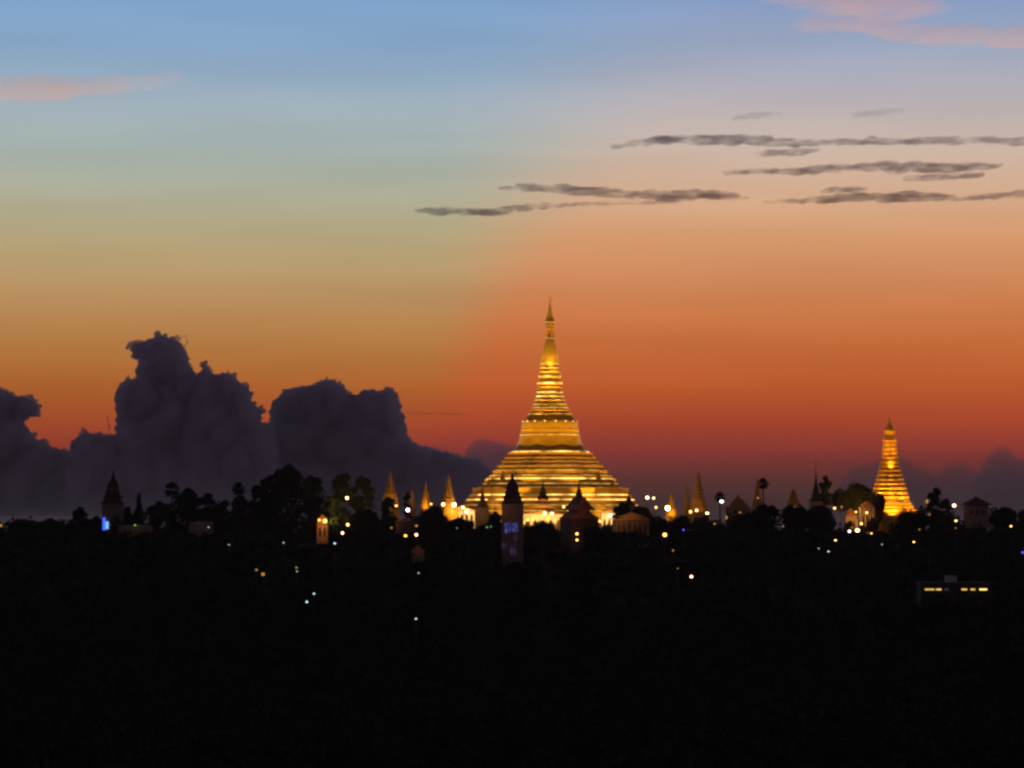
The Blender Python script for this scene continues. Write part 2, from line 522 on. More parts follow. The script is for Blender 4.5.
AMBER = (1.0, 0.50, 0.09)
DR = 1490.0
SR = DR / F
rs = small_stupa(890, [(516, 26), (511, 23), (507, 20.5), (498, 19), (487, 15.6), (476, 12.4), (465, 9.8), (454, 7.8), (444, 6.6), (435, 5.6), (428, 3.2), (421, 1.6), (415, .4)], DR,
                 'second largest golden stupa, slender and floodlit orange, standing alone to the right', GOLD, 'golden_stupa',
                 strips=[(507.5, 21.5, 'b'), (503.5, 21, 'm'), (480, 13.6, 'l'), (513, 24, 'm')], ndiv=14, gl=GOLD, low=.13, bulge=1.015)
RC = at(890, 515, DR)
for k in range(4):
    a = 2 * math.pi * (k + .5) / 4
    spot('flood_or_fill', (RC.x + 40 * math.cos(a), RC.y + 40 * math.sin(a), zrow(517, DR) + 6), (RC.x, RC.y, zrow(430, DR)), 90000, 22, AMBER)
for k in range(6):
    a = 2 * math.pi * (k + .5) / 6
    spot('flood_or_fill', (RC.x + 19 * math.cos(a), RC.y + 19 * math.sin(a), zrow(517, DR)), (RC.x, RC.y, zrow(470, DR)), 26000, 85, AMBER)
spot('flood_or_fill', (RC.x, RC.y - 7.5, zrow(468, DR)), (RC.x, RC.y, zrow(458, DR)), 2600, 70, AMBER)

SMALL = [
    (390.2, [(505, 8), (500, 7.4), (495, 6), (490, 4.4), (484, 3), (479, 1.6), (474, .5), (470, .2)], 1445, 'small lit amber stupa on the left, taller than its neighbour, behind a round dark tree', .8),
    (425.6, [(508, 5), (504, 4.2), (499, 3.4), (495, 2.8), (491, 1.4), (486, .7), (481, .2)], 1440, 'narrow bright amber stupa between two dark tree crowns, left of the main stupa', 1.3),
    (448.5, [(510, 9), (504, 7), (499, 5.4), (493, 4.2), (487, 2.8), (481, 1.4), (474, .3)], 1436, 'dim amber tiered spire rising just left of the main stupa base', .28),
    (412, [(508, 3.5), (503, 2.6), (499, 2), (494, 1), (490, .3)], 1446, 'tiny dark amber spire between the two lit small stupas on the left', .05),
    (698.5, [(512, 9), (506, 7.4), (500, 6.2), (493, 5), (486, 3.8), (480, 2.2), (474, .9), (470, .3)], 1440, 'dim amber ringed spire to the right of the main stupa, beside a palm', .3),
    (671.5, [(516, 5.5), (510, 4.2), (505, 3), (500, 2.2), (496, 1.2), (492, .3)], 1430, 'small slim stupa glowing yellow right beside a very bright lamp', 2.2),
    (687, [(510, 3.5), (502, 2.4), (495, 1.8), (489, 1), (484, .3)], 1448, 'faint thin pale spire between the glowing small stupa and the ringed spire', .03),
    (757.5, [(512, 6), (504, 4.6), (497, 3.6), (490, 2.4), (484, 1.2), (477, .3)], 1446, 'dim reddish spire with one red lamp beside a round palm, right of centre', .03),
    (793.5, [(512, 8), (506, 6.6), (501, 5.6), (497, 4), (492, 2), (488, .4)], 1440, 'squat dim olive gold shrine spire above the dark trees, right of centre', .06),
]
for px, rows, d, lab, k in SMALL:
    t = small_stupa(px, rows, d, lab, GOLD_DULL if k < 1 else GOLD, ndiv=6)
    s = d / F; p = at(px, rows[0][0], d)
    w = rows[0][1] * s
    for sx_ in (-1, 1):
        spot('flood_or_fill', (p.x + sx_ * w * .9, d - w - 4.5, zrow(rows[0][0], d) - .2), (p.x, d, zrow(rows[3][0], d)), 900 * k * (w / 3) ** .7, 100, AMBER)

# the ring of little stupas round the foot of the great stupa
LITTLE = 'one of the little golden stupas in the row along the foot of the largest stupa'
for k in range(-7, 8):
    x = k * 13.6 * SP
    for sgn in ((-1,) if True else (-1, 1)):
        y = -103.5 * SP
        t = thing('little_stupa', (PC.x + x, PC.y + y, PLAT), LITTLE, 'stupa', 'little stupas round the foot of the largest stupa')
        hh = 1.0 + .12 * math.sin(k * 2.3)
        MB().rings(OCT, [(2.1, 0), (2.1, 1.6), (1.8, 1.7), (1.8, 2.4), (1.45, 2.5), (1.45, 3.0)]).build('base', GOLD, t)
        MB().rings(circle(20), [(1.3, 3.0), (1.35, 3.3), (1.1, 3.9), (.9, 4.7 * hh), (.62, 5.3 * hh), (.5, 6.1 * hh), (.3, 7.0 * hh), (.33, 7.2 * hh), (.06, 9.0 * hh)]).build('bell', GOLD, t)

# ------------------------------------------------------------------ tiered-roof towers and halls


def tier_roof(mb, hw0, z0, levels, shrink=.72, rise=1.6, drum=.9, plan=SQ):
    """stacked flaring roofs; returns the top half-width and height"""
    w, z = hw0, z0
    for k in range(levels):
        r, dr = rise * (.9 ** k), drum * (.9 ** k)
        mb.rings(plan, [(w * 1.02, z), (w * 1.10, z + .12), (w * .98, z + r * .22), (w * .82, z + r * .62), (w * shrink * .94, z + r), (w * shrink * .90, z + r + dr)])
        # upturned corner finials
        for sx_, sy_ in ((1, 1), (-1, 1), (1, -1), (-1, -1)):
            mb.tube((sx_ * w * 1.07, sy_ * w * 1.07, z + .1), (sx_ * w * 1.13, sy_ * w * 1.13, z + .1 + r * .5), w * .05, .02, 4)
        z += r + dr; w *= shrink
    return w, z


def tower(px, hw, eave, tip, foot, d, levels, label, wallm=BROWN, roofm=TEAK, name='tower', cat='tower', rot=0.0, shrink=.70):
    s = d / F
    p = at(px, foot, d); zb = min(p.z, terrain(p.x, d) + .5) - .5
    t = thing(name, (p.x, d, zb), label, cat, rot=rot)
    ze, zt = zrow(eave, d) - zb, zrow(tip, d) - zb
    w = hw * s * .88
    m = MB()
    m.rings(SQ, [(w * 1.06, 0), (w * 1.06, 1.2), (w, 1.25), (w, ze - 1.0), (w * 1.05, ze - .95), (w * 1.05, ze - .3), (w * .95, ze)])
    for sx_ in (-1, 1):
        for sy_ in (-1, 1):
            m.box(sx_ * w * .93 - .35, sx_ * w * .93 + .35, sy_ * w * .93 - .35, sy_ * w * .93 + .35, 1.3, ze - 1.1)
    m.build('wall', wallm, t)
    H = zt - ze
    tot = sum((.9 ** k) * 1.0 for k in range(levels))
    rise = H * .60 / tot * .62; drum = H * .60 / tot * .38
    m = MB(); wt, zr = tier_roof(m, hw * s * .98, ze + .01, levels, shrink, rise, drum)
    m.build('tiered_roof', roofm, t)
    m = MB(); m.rings(circle(12), [(wt * .9, zr), (wt * .95, zr + H * .03), (wt * .55, zr + H * .08), (wt * .5, zr + H * .15), (wt * .22, zr + H * .22), (wt * .3, zr + H * .235), (.06, zt)])
    m.build('spire', roofm, t)
    return t, s, zb, w


BLUE = lamp_mat('blue lit panel', (0.22, 0.20, 0.85), 0.22, .7, .5)
BLUE_SIGN = lamp_mat('blue sign', (0.05, 0.12, 1.0), 1.5)
BLUE_SIGN2 = lamp_mat('pale blue sign', (0.2, 0.5, 1.0), 1.1)
VIOLET = lamp_mat('dim violet window', (0.35, 0.18, 0.42), 0.07, .6, .6)

t, s, zb, w = tower(512.4, 12, 503.5, 472, 562, 1290, 4, 'dark square tower with tiered roof and blue lit windows before the main stupa', BROWN, shrink=.83)
for row0, row1, x0, x1, mt in ((522.5, 533, -7.6, -1.2, BLUE), (523, 532, -.2, 5.6, BLUE), (534.5, 541, 1.4, 5, VIOLET), (543, 549, -10.5, -4.5, VIOLET), (544, 555, -2.5, 4.2, VIOLET)):
    MB().box(x0 * s, x1 * s, -w - .12, -w + .15, zrow(row1, 1290) - zb, zrow(row0, 1290) - zb).build('window', mt, t)
    f = MB()
    for a_, b_ in ((x0 * s - .15, x0 * s), (x1 * s, x1 * s + .15)): f.box(a_, b_, -w - .2, -w + .1, zrow(row1, 1290) - zb, zrow(row0, 1290) - zb)
    f.box((x0 + x1) / 2 * s - .08, (x0 + x1) / 2 * s + .08, -w - .22, -w - .13, zrow(row1, 1290) - zb, zrow(row0, 1290) - zb)
    f.build('window_frame', TEAK, t)
t, s, zb, w = tower(113, 11, 503.5, 469, 535, 1400, 4, 'dark tower with tiered pointed roof and a blue light, far left', BROWN, shrink=.83)
sg = MB(); sg.box(-9 * s, -6.4 * s, -w - .5, -w - .3, zrow(530, 1400) - zb, zrow(517.6, 1400) - zb); sg.build('light_panel', BLUE_SIGN, t)
sg = MB(); sg.box(-6.2 * s, -3.2 * s, -w - .5, -w - .3, zrow(529, 1400) - zb, zrow(521.5, 1400) - zb); sg.build('light_panel', BLUE_SIGN2, t)

tower(482.6, 6.5, 507, 478, 522, 1425, 5, 'slim brown pavilion with tall needle spire before the left foot of the main stupa', BROWN, ROOF, 'spired_pavilion', 'pavilion', 0, .66)
tower(628.8, 7, 505, 490, 520, 1418, 4, 'dark tiered pavilion spire among trees before the right foot of the main stupa', BROWN, TEAK, 'spired_pavilion', 'pavilion', 0, .6)
tower(816, 6.5, 501, 458, 514, 1410, 7, 'thin dark tiered spire with long needle above trees, left of the slender orange stupa', BROWN, TEAK, 'spired_pavilion', 'pavilion', 0, .72)
tower(738, 13, 508, 494, 520, 1436, 3, 'low pavilion with dim amber tiered roof right of the palm', BROWN, ROOF_AMBER, 'spired_pavilion', 'pavilion', 0, .74)


def gable(mb, w, z, h, y0, y1, ov=.4):
    """flared gable roof with thickness, ridge along y"""
    mb.prism([(-w - ov, z), (-w * .55, z + h * .38), (0, z + h), (w * .55, z + h * .38), (w + ov, z), (w + ov - .3, z - .18), (-w - ov + .3, z - .18)], y0 - ov, y1 + ov)


def hall(px, hw, wall_top, roof_top, foot, d, label, depth, wallm, roofm, spire=None, rot=0.0, name='hall', cat='hall', tiers_=2, cols=0):
    s = d / F; p = at(px, foot, d); zb = p.z - .2
    t = thing(name, (p.x, d, zb), label, cat, rot=rot)
    W = hw * s; zw = zrow(wall_top, d) - zb; zr = zrow(roof_top, d) - zb
    m = MB(); m.box(-W, W, -depth / 2 + (1.2 if cols else 0), depth / 2, -6.0, zw); m.build('wall', wallm, t)
    if cols:
        m = MB()
        for k in range(cols):
            x = -W + .4 + (2 * W - .8) * k / (cols - 1)
            m.rings(circle(10), [(.34, -4), (.34, .3), (.24, .35), (.22, zw - .3), (.36, zw - .1), (.36, zw)], x, -depth / 2 + .3)
        m.build('colonnade', wallm, t)
        for k in range(cols - 1):
            x = -W + .4 + (2 * W - .8) * (k + .5) / (cols - 1); q_ = (2 * W - .8) / (cols - 1) * .27
            m = MB(); m.prism([(-q_, 0), (q_, 0), (q_, zw * .52), (q_ * .6, zw * .64), (0, zw * .70), (-q_ * .6, zw * .64), (-q_, zw * .52)], -depth / 2 + 1.12, -depth / 2 + 1.3)
            o_ = m.build('doorway', TEAK, t, (x, 0, 0))
    m = MB(); hh = (zr - zw)
    for k in range(tiers_):
        f = 1 - .26 * k
        gable(m, W * f, zw + hh * .42 * k + .2, hh * (1 - .42 * (tiers_ - 1)) if tiers_ > 1 else hh, -depth / 2 * (1 - .08 * k), depth / 2 * (1 - .08 * k))
    m.build('gable_roof', roofm, t)
    if spire:
        m = MB(); zs = zrow(spire, d) - zb
        wt, zr2 = tier_roof(m, W * .42, zr - hh * .25, 4, .68, (zs - zr + hh * .25) * .12, (zs - zr + hh * .25) * .06)
        m.rings(circle(10), [(wt * .8, zr2), (wt * .5, zr2 + (zs - zr2) * .3), (wt * .2, zr2 + (zs - zr2) * .5), (.06, zs)])
        m.build('spire', TEAK, t)
    return t, s, zb


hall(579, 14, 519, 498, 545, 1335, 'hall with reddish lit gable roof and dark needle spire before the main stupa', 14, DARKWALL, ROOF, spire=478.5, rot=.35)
t, s, zb = hall(543, 20, 514.5, 499, 531, 1440, 'bright cream entrance hall at the foot of the main stupa under a gilded roof', 8, WHITE, ROOF_AMBER, tiers_=3, cols=6, spire=477)
hall(609, 8, 513, 506, 531, 1432, 'bright cream hall front right of the reddish gabled hall', 8, WHITE, ROOF_AMBER, cols=4)
hall(631, 17, 520, 513, 533, 1384, 'long low hall with dim amber roof, right of the bright cream front', 10, BROWN, ROOF_AMBER, rot=.1, cols=7)
hall(322.5, 5.5, 523, 515, 536, 1380, 'small orange lit shrine with a bright lamp, left of the lamp lit trees', 5, STONE, ROOF_AMBER, cols=3)
hall(867, 7, 508, 502, 531, 1420, 'orange lit shrine hall standing at the left foot of the slender orange stupa', 7, STONE, ROOF_AMBER, cols=4)
hall(851, 6, 516, 509, 533, 1416, 'low shrine hall with gold roof under the wide flat tree', 6, STONE, ROOF_AMBER, cols=3)
hall(462, 13, 511, 506, 522, 1437, 'low brightly lit white arcade at the left foot of the main stupa', 5, WHITE, ROOF_AMBER, cols=6, tiers_=1)
hall(418, 6, 550, 546, 560, 1290, 'small brick house dimly lit orange below two red tinged lamps', 5, BROWN, ROOF, tiers_=1)
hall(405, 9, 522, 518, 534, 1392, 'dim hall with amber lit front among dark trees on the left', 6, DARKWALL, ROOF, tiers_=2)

# pavilion with hipped roof, far right
p = at(976, 521, 1400); zb = p.z - 3; s = 1400 / F
t = thing('hip_roof_house', (p.x, 1400, zb), 'dark square house with hipped roof on the right skyline', 'house')
MB().box(-11 * s, 11 * s, -4, 4, 0, zrow(505, 1400) - zb).build('wall', BROWN, t)
ze = zrow(505, 1400) - zb
m = MB(); m.rings(SQ, [(14.2 * s, ze + .01), (14.4 * s, ze + .25), (4.5 * s, zrow(499, 1400) - zb), (2.4 * s, zrow(498.4, 1400) - zb), (1.6 * s, zrow(496.6, 1400) - zb)]); m.build('roof', ROOF, t)
for k in (-1, 0, 1):
    MB().box(k * 6 * s - .7, k * 6 * s + .7, -4.06, -3.9, ze - 4.2, ze - 2.2).build('window', METAL, t)

# masts
for px, top, lab in ((13, 512, 'thin dark mast at the far left of the skyline'), (815.0, 470, None)):
    if not lab: continue
    p = at(px, 521, 1410); zb = terrain(p.x, 1410)
    m = MB(); zt = zrow(top, 1410) - zb
    m.tube((0, 0, 0), (0, 0, zt), .25, .1, 6); m.box(-.9, .9, -.06, .06, zt * .8, zt * .8 + .15); m.box(-.5, .5, -.06, .06, zt * .9, zt * .9 + .12)
    o = m.build('mast', METAL, None, (p.x, 1410, zb)); tag(o, lab, 'mast')

# lit garden walls, far left
GW = [(118, 152, 525.5, 529.5, 'pale garden wall lit faintly yellow green right of the far left tower'),
      (189, 213, 522.5, 528, 'pale low wall with faint lamps below the skyline trees on the left')]
for x0, x1, r0, r1, lab in GW:
    a, b = at(x0, r1, 1372), at(x1, r1, 1372); zb = terrain((a.x + b.x) / 2, 1372) - 1
    t = thing('garden_wall', ((a.x + b.x) / 2, 1372, zb), lab, 'wall')
    L = (b.x - a.x) / 2; h = zrow(r0, 1372) - zb
    MB().box(-L, L, -.2, .2, 0, h - .3).build('wall', BROWN, t)
    MB().box(-L - .1, L + .1, -.3, .3, h - .298, h).build('coping', STONE, t)
    for k in range(7):
        x = -L + .5 + (2 * L - 1) * k / 6
        MB().box(x - .35, x + .35, -.42, .42, h - .9, h + .5).build('pier', BROWN, t)

# office block low on the right with a row of lit windows
DB = 1140.0
s = DB / F; p = at(953, 600, DB); zb = terrain(p.x, DB)
t = thing('office_block', (p.x, DB, zb), 'low dark block with a row of yellow lit windows, bottom right', 'building')
zl = zrow(589, DB) - zb
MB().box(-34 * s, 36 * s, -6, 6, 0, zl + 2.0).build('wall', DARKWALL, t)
MB().box(-35 * s, 37 * s, -6.5, 6.5, zl + 2.002, zl + 2.4).build('roof_slab', DARKWALL, t)
MB().box(-7 * s, 3 * s, -3, 3, zl + 2.402, zl + 4.6).build('roof_room', STONE, t)
WINL = lamp_mat('yellow lit window', (1.0, .62, .10), 1.1, .4, .5)
WINB = lamp_mat('bright yellow lit window', (1.0, .70, .16), 2.2)
WIND = lamp_mat('dim grey lit window', (.5, .45, .42), .08)
for px, w, mt in ((925.2, 2.4, WINL), (929.8, 2.0, WINL), (936.3, 2.8, WINL), (944.3, 2.0, WIND), (962, 2.8, WINL), (970.6, 2.2, WINL), (980.8, 3.8, WINB)):
    x = (px - 953) * s
    MB().box(x - w * s, x + w * s, -6.06, -5.9, zl - .27, zl + .22).build('window', mt, t)
    f = MB(); f.box(x - w * s - .1, x + w * s + .1, -6.12, -6.0, zl - .42, zl - .29); f.build('window_sill', STONE, t)

# ------------------------------------------------------------------ lamps
LC = {'w': ((1.0, .60, .24), 8), 'o': ((1.0, .42, .08), 7), 'y': ((1.0, .58, .12), 5), 'r': ((1.0, .45, .26), 8), 'v': ((.95, .62, 1.0), 8),
      'c': ((.55, .82, .95), 1.8), 'p': ((.85, .85, .80), .8), 'b': ((.08, .07, 1.0), 3.0), 'g': ((.55, .95, .30), .5), 'a': ((1.0, .45, .07), .55), 'B': ((1.0, .58, .20), 18)}
LMAT = {k: lamp_mat('lamp glass ' + k_, c, s_) for (k, (c, s_)), k_ in zip(LC.items(), ('warm white', 'orange', 'yellow', 'rosy', 'violet white', 'cyan', 'pale', 'blue', 'green', 'amber', 'brilliant'))}
LAMPS = [  # px, py, radius px, colour, squash, distance (0 = just above the trees on that line of sight), label
    (347, 498, 2.2, 'w', 1, 1385, 'bright warm white lamp in front of the olive lit trees, highest lamp on the left'),
    (325, 521, 2.8, 'o', 1, 1374, 'large bright orange lamp on the small orange shrine, left'),
    (319.3, 520.2, 1.5, 'o', 1, 1374, 'small orange lamp at the left edge of the small orange shrine'),
    (347.8, 524.7, 2.2, 'y', 1, 1376, 'yellow lamp right of the small orange shrine, under lit leaves'),
    (342.5, 533, 1.9, 'r', 1, 1372, 'rosy white lamp below the yellow lamp and right of the orange shrine'),
    (334.7, 543.4, 2.0, 'c', .55, 1365, 'flat cyan white lamp below the small orange shrine'),
    (407.8, 510, 2.7, 'v', 1, 1385, 'bright violet white lamp below the two lit small stupas on the left'),
    (396.2, 505.8, 1.8, 'o', .7, 1385, 'orange lamp at the right foot of the taller small amber stupa'),
    (405.5, 535.8, 2.0, 'y', .8, 1372, 'left of two warm lamps side by side above the small brick house'),
    (416.3, 534.8, 2.0, 'r', 1, 1372, 'rosy lamp directly above the small brick house, right of a warm lamp'),
    (416.4, 525.8, 2.2, 'a', .8, 1376, 'dim amber lamp above the rosy lamp, left of centre'),
    (391.4, 527.8, 1.8, 'a', .7, 1376, 'dim yellow amber lamp before the dim hall on the left'),
    (443.3, 504.4, 2.5, 'w', 1, 1415, 'bright warm lamp at the left end of the lit base of the main stupa'),
    (454, 504.8, 3.2, 'B', .9, 1415, 'brilliant lamp at the left corner of the main stupa base'),
    (463.0, 507.6, 2.2, 'w', .9, 1415, 'warm lamp on the roof of the white arcade, between two brighter lamps'),
    (467, 511.3, 2.6, 'B', 1, 1415, 'brilliant lamp in front of the white arcade at the left foot of the main stupa'),
    (431, 504, 1.6, 'o', .7, 1410, 'small orange lamp at the right foot of the narrow amber stupa'),
    (487, 527.2, 1.5, 'g', .8, 1380, 'small yellow green lamp left of the tower with blue windows'),
    (491, 526.6, 1.1, 'g', 1, 1380, 'tiny green lamp close to the tower with blue windows'),
    (457, 528, 1.4, 'g', .5, 1380, 'faint greenish lamp below the white arcade'),
    (563.7, 506.8, 1.9, 'y', 1, 1322, 'warm lamp at the left edge of the reddish gabled hall'),
    (552, 513.6, 2.1, 'w', 1, 1398, 'right of two lamps over the cream entrance hall'),
    (544.6, 513.2, 2.4, 'w', 1, 1398, 'left of two lamps over the cream entrance hall'),
    (527.5, 520, 1.5, 'y', 1, 1410, 'yellow lamp at the left end of the cream entrance hall'),
    (610.5, 515.2, 2.1, 'v', .9, 1396, 'bright violet white lamp over the cream hall front'),
    (600, 521.3, 1.7, 'o', 1, 1396, 'orange lamp between the reddish gabled hall and the cream hall front'),
    (577, 533.8, 2.0, 'o', .8, 1322, 'upper orange lamp at the foot of the reddish gabled hall'),
    (577, 540, 1.6, 'y', 1, 1322, 'lower yellow lamp at the foot of the reddish gabled hall'),
    (647.4, 497.6, 2.5, 'w', .9, 1400, 'left lamp of a bright pair high above the trees right of the main stupa'),
    (653.6, 498.1, 1.8, 'w', .8, 1400, 'right and smaller lamp of the pair high above the trees right of the main stupa'),
    (656, 507.4, 1.7, 'y', 1, 1400, 'yellow lamp below the high pair, left of the glowing small stupa'),
    (667.7, 508.2, 3.6, 'B', 1, 1400, 'brilliant lamp at the foot of the glowing slim stupa, right of centre'),
    (664.8, 534.8, 2.9, 'o', .9, 1372, 'large orange lamp low among the trees right of the main stupa'),
    (673, 550.5, 1.3, 'a', 1.2, 1350, 'dim amber lamp below the large low orange lamp'),
    (690.5, 511.8, 2.0, 'y', 1.1, 1400, 'yellow lamp at the left foot of the dim ringed spire'),
    (696.6, 510.4, 2.1, 'w', .8, 1400, 'bright lamp at the foot of the dim ringed spire'),
    (707.2, 513.2, 2.5, 'w', .6, 1398, 'bright flat lamp between the ringed spire and the palm'),
    (721.6, 501.5, 2.8, 'v', .7, 1402, 'bright violet white lamp under the head of the palm'),
    (714.6, 523.8, 2.0, 'a', .6, 1390, 'flat amber lamp low below the palm'),
    (726.4, 517.5, 1.6, 'a', 1.8, 1392, 'upright dim amber lamp box right of the palm trunk'),
    (740, 512.4, 2.0, 'a', .5, 1398, 'flat amber lamp on the low amber tiered pavilion'),
    (683.5, 529.8, 1.3, 'b', .8, 1378, 'small blue lamp below the dim ringed spire'),
    (757.8, 498, 1.6, 'a', 1, 1405, 'dim red amber lamp on the reddish spire beside the round palm'),
    (783, 526.4, 1.6, 'a', .5, 1375, 'faint yellow lamp in the dark trees right of centre'),
    (794.3, 506.6, 1.5, 'p', .8, 1400, 'pale lamp on the squat olive gold shrine'),
    (677.7, 568.5, 1.2, 'a', .7, 0, 'faint yellow lamp in the dark wood, left of a bright rosy lamp'),
    (691.4, 576.6, 2.1, 'r', .9, 0, 'bright rosy lamp alone in the dark wood below the ringed spire'),
    (834.6, 508.2, 1.8, 'y', .8, 1398, 'warm lamp at the left under the wide flat tree'),
    (841.6, 507, 1.7, 'a', .9, 1398, 'dim amber lamp under the wide flat tree'),
    (849.4, 531.3, 1.8, 'v', .9, 1388, 'violet white lamp at the left foot of the gold roofed shrine hall'),
    (857.5, 530.4, 2.9, 'B', .7, 1388, 'brilliant orange lamp before the shrine halls left of the slender stupa'),
    (861.3, 523.6, 1.9, 'o', .8, 1390, 'orange lamp above the brilliant lamp of the shrine halls'),
    (866.7, 512.7, 1.6, 'o', .9, 1390, 'small orange lamp on the orange lit shrine hall'),
    (856, 512, 1.3, 'o', .9, 1390, 'small orange lamp between the two shrine halls'),
    (871.5, 533.4, 1.5, 'y', .5, 1386, 'flat yellow lamp below the orange lit shrine hall'),
    (835.5, 540.3, 1.9, 'y', .5, 1365, 'flat warm lamp in the dark trees below the shrine halls'),
    (818.7, 548.5, 1.3, 'p', .6, 1350, 'left of two faint pale lamps in dark trees below the wide flat tree'),
    (828.5, 551.5, 1.5, 'c', .6, 1345, 'right of two faint pale lamps in dark trees, slightly greenish'),
    (882, 544.4, 1.3, 'p', .6, 1360, 'faint pale lamp in dark trees below the slender stupa'),
    (913.8, 542, 1.6, 'y', .6, 1365, 'flat warm lamp in dark trees right below the slender stupa'),
    (919.4, 529.5, 1.3, 'a', .8, 1378, 'dim amber lamp right of the slender stupa foot'),
    (927, 501.5, 2.0, 'a', 1.6, 1398, 'upright amber lamp at the left of the dark tree right of the slender stupa'),
    (929.5, 514.6, 1.7, 'a', .6, 1395, 'flat amber lamp low in front of the dark tree right of the slender stupa'),
    (954.2, 505.5, 2.7, 'r', .9, 1392, 'bright rosy white lamp between the dark tree and the hip roofed house'),
    (956, 520.8, 2.0, 'y', .6, 1388, 'flat warm lamp below the bright rosy lamp beside the hip roofed house'),
    (955.6, 528, 1.3, 'a', .6, 1380, 'faint amber lamp lowest below the bright rosy lamp'),
    (1011, 526.2, 1.6, 'o', .6, 1380, 'flat orange lamp in dark trees near the right edge'),
    (1022.6, 552.5, 1.5, 'b', 1, 1345, 'blue lamp at the right edge'),
    (1, 525.5, 1.8, 'a', 1.3, 1385, 'dim orange lamp at the left edge'),
    (135, 525.2, 1.7, 'g', .8, 1368, 'yellow green lamp on the garden wall right of the far left tower'),
    (208.6, 527.2, 1.2, 'p', .8, 1366, 'faint pale lamp on the low wall below the left skyline trees'),
    (229, 544.7, 1.3, 'p', .6, 1355, 'small pale lamp in the dark trees, left, the first right of the low wall'),
    (283.5, 542.7, 1.4, 'p', .7, 1358, 'small pale lamp in dark trees below the large dark tree group'),
    (256.5, 569.8, 2.0, 'a', .7, 0, 'smaller of two dim amber lamps touching each other in the dark wood, left'),
    (263, 574.2, 2.8, 'a', .9, 0, 'larger of two dim amber lamps touching each other in the dark wood, left'),
    (296.5, 567.6, 1.7, 'g', .6, 0, 'dim green lamp above a tiny pale one in the dark wood'),
    (297, 571.3, 1.1, 'p', .9, 0, 'tiny pale lamp just under the dim green lamp'),
    (314, 593.7, 1.5, 'c', .8, 0, 'upper right of two cyan white lamps deep in the dark wood, left'),
    (306.8, 601.9, 1.6, 'c', 1, 0, 'lower left of two cyan white lamps deep in the dark wood, left'),
    (418.6, 573, 1.3, 'p', .8, 0, 'small white lamp in the dark wood below the small brick house'),
    (416, 618.8, 1.8, 'c', .55, 0, 'flat cyan lamp lowest in the dark wood, left of centre'),
]
SPH = circle(12)
for px, py, r, c, sq, d, lab in LAMPS:
    if py > 525.5 and not 562 < px < 590: d = 0
    if d == 0:
        for d in range(700, 1390, 3):
            q = at(px, py, d)
            if q.z < terrain(q.x, d) + 13.5: break
    q = at(px, py, d); zb = terrain(q.x, d); s = d / F
    h = max(q.z - zb, 1.5)
    R = r * s * .64
    t = thing('street_lamp', (q.x, d, q.z - h), lab, 'lamp', 'lamps on the hill and in the wood')
    MB().tube((0, .25, 0), (0, .25, h + R * sq * 1.1), .12, .08, 6).build('post', METAL, t)
    MB().rings(circle(10), [(R * .9, h + R * sq * 1.0), (R * .6, h + R * sq * 1.12), (.1, h + R * sq * 1.25)]).build('lamp_hood', METAL, t)
    prof = [(math.sin(math.pi * k / 8) * R, h - math.cos(math.pi * k / 8) * R * sq) for k in range(9)]
    MB().rings(SPH, prof, close=False).build('lamp_glass', LMAT[c], t, smooth=True)

# unseen point lights added to boost the hall lamps and brighten tower and pavilions
for px, py, d, pw, col in ((532, 520, 1430, 3000, (1, .47, .11)), (543, 520, 1430, 3000, (1, .47, .11)), (554, 520, 1430, 3000, (1, .47, .11)), (608, 519, 1424, 2400, (1, .58, .18)), (455, 510, 1428, 2600, (1, .58, .18)), (470, 512, 1429, 2600, (1, .58, .18)),
                           (323, 523, 1373, 800, (1, .28, .02)), (864, 522, 1411, 700, (1, .40, .07)), (856, 520, 1387, 500, (1, .42, .08)), (846, 514, 1402, 1100, (1, .42, .08)), (874, 512, 1424, 1200, (1, .45, .09)), (852, 526, 1408, 800, (1, .40, .07)), (572, 535, 1318, 150, (1, .36, .08)), (566, 506, 1318, 900, (1, .34, .05)), (618, 523, 1373, 420, (1, .42, .06)), (632, 514, 1369, 420, (1, .42, .06)),
                           (346, 506, 1402, 2600, (1, .72, .16)), (333, 520, 1392, 700, (1, .72, .16)), (362, 500, 1404, 900, (1, .72, .16)), (852, 503, 1420, 1800, (1, .55, .12)), (135, 524, 1369, 14, (.7, 1, .3)), (200, 523, 1369, 8, (1, .9, .6)),
                           (418, 548, 1284, 40, (1, .4, .1)), (394, 525, 1386, 130, (1, .42, .08)), (740, 506, 1424, 40, (1, .5, .12)), (503, 506, 1280, 190, (1, .42, .09)), (480, 512, 1417, 160, (1, .42, .08)), (951, 579, 1128, 6, (1, .9, .8))):  # includes added fill for the tower and slim pavilion, where no lamp stands
    q = at(px, py, d)
    point('flood_or_fill', q, pw, col)

# ------------------------------------------------------------------ trees


def leaf_cloud(centres, radii, n, size, seed, flat=1.0):
    """many small leaf clumps in the outer part of ellipsoid lobes -> vertices and faces (numpy)"""
    R = np.random.RandomState(seed)
    cen = np.array(centres); rad = np.array(radii)
    wgt = rad[:, 0] * rad[:, 2]; wgt = wgt / wgt.sum()
    idx = R.choice(len(cen), n, p=wgt)
    v = R.normal(size=(n, 3)); v /= np.linalg.norm(v, axis=1)[:, None]
    rr = R.uniform(.35, 1.08, n) ** .6
    pos = cen[idx] + v * rad[idx] * rr[:, None]
    a = R.normal(size=(n, 3)); a /= np.linalg.norm(a, axis=1)[:, None]
    b = np.cross(a, R.normal(size=(n, 3))); b /= np.linalg.norm(b, axis=1)[:, None] + 1e-9
    sz = size * R.uniform(.5, 1.35, n)
    a *= sz[:, None]; b *= (sz * R.uniform(.4, .9, n))[:, None]
    quad = np.stack([pos - a, pos + b, pos + a, pos - b], 1).reshape(-1, 3)
    return quad


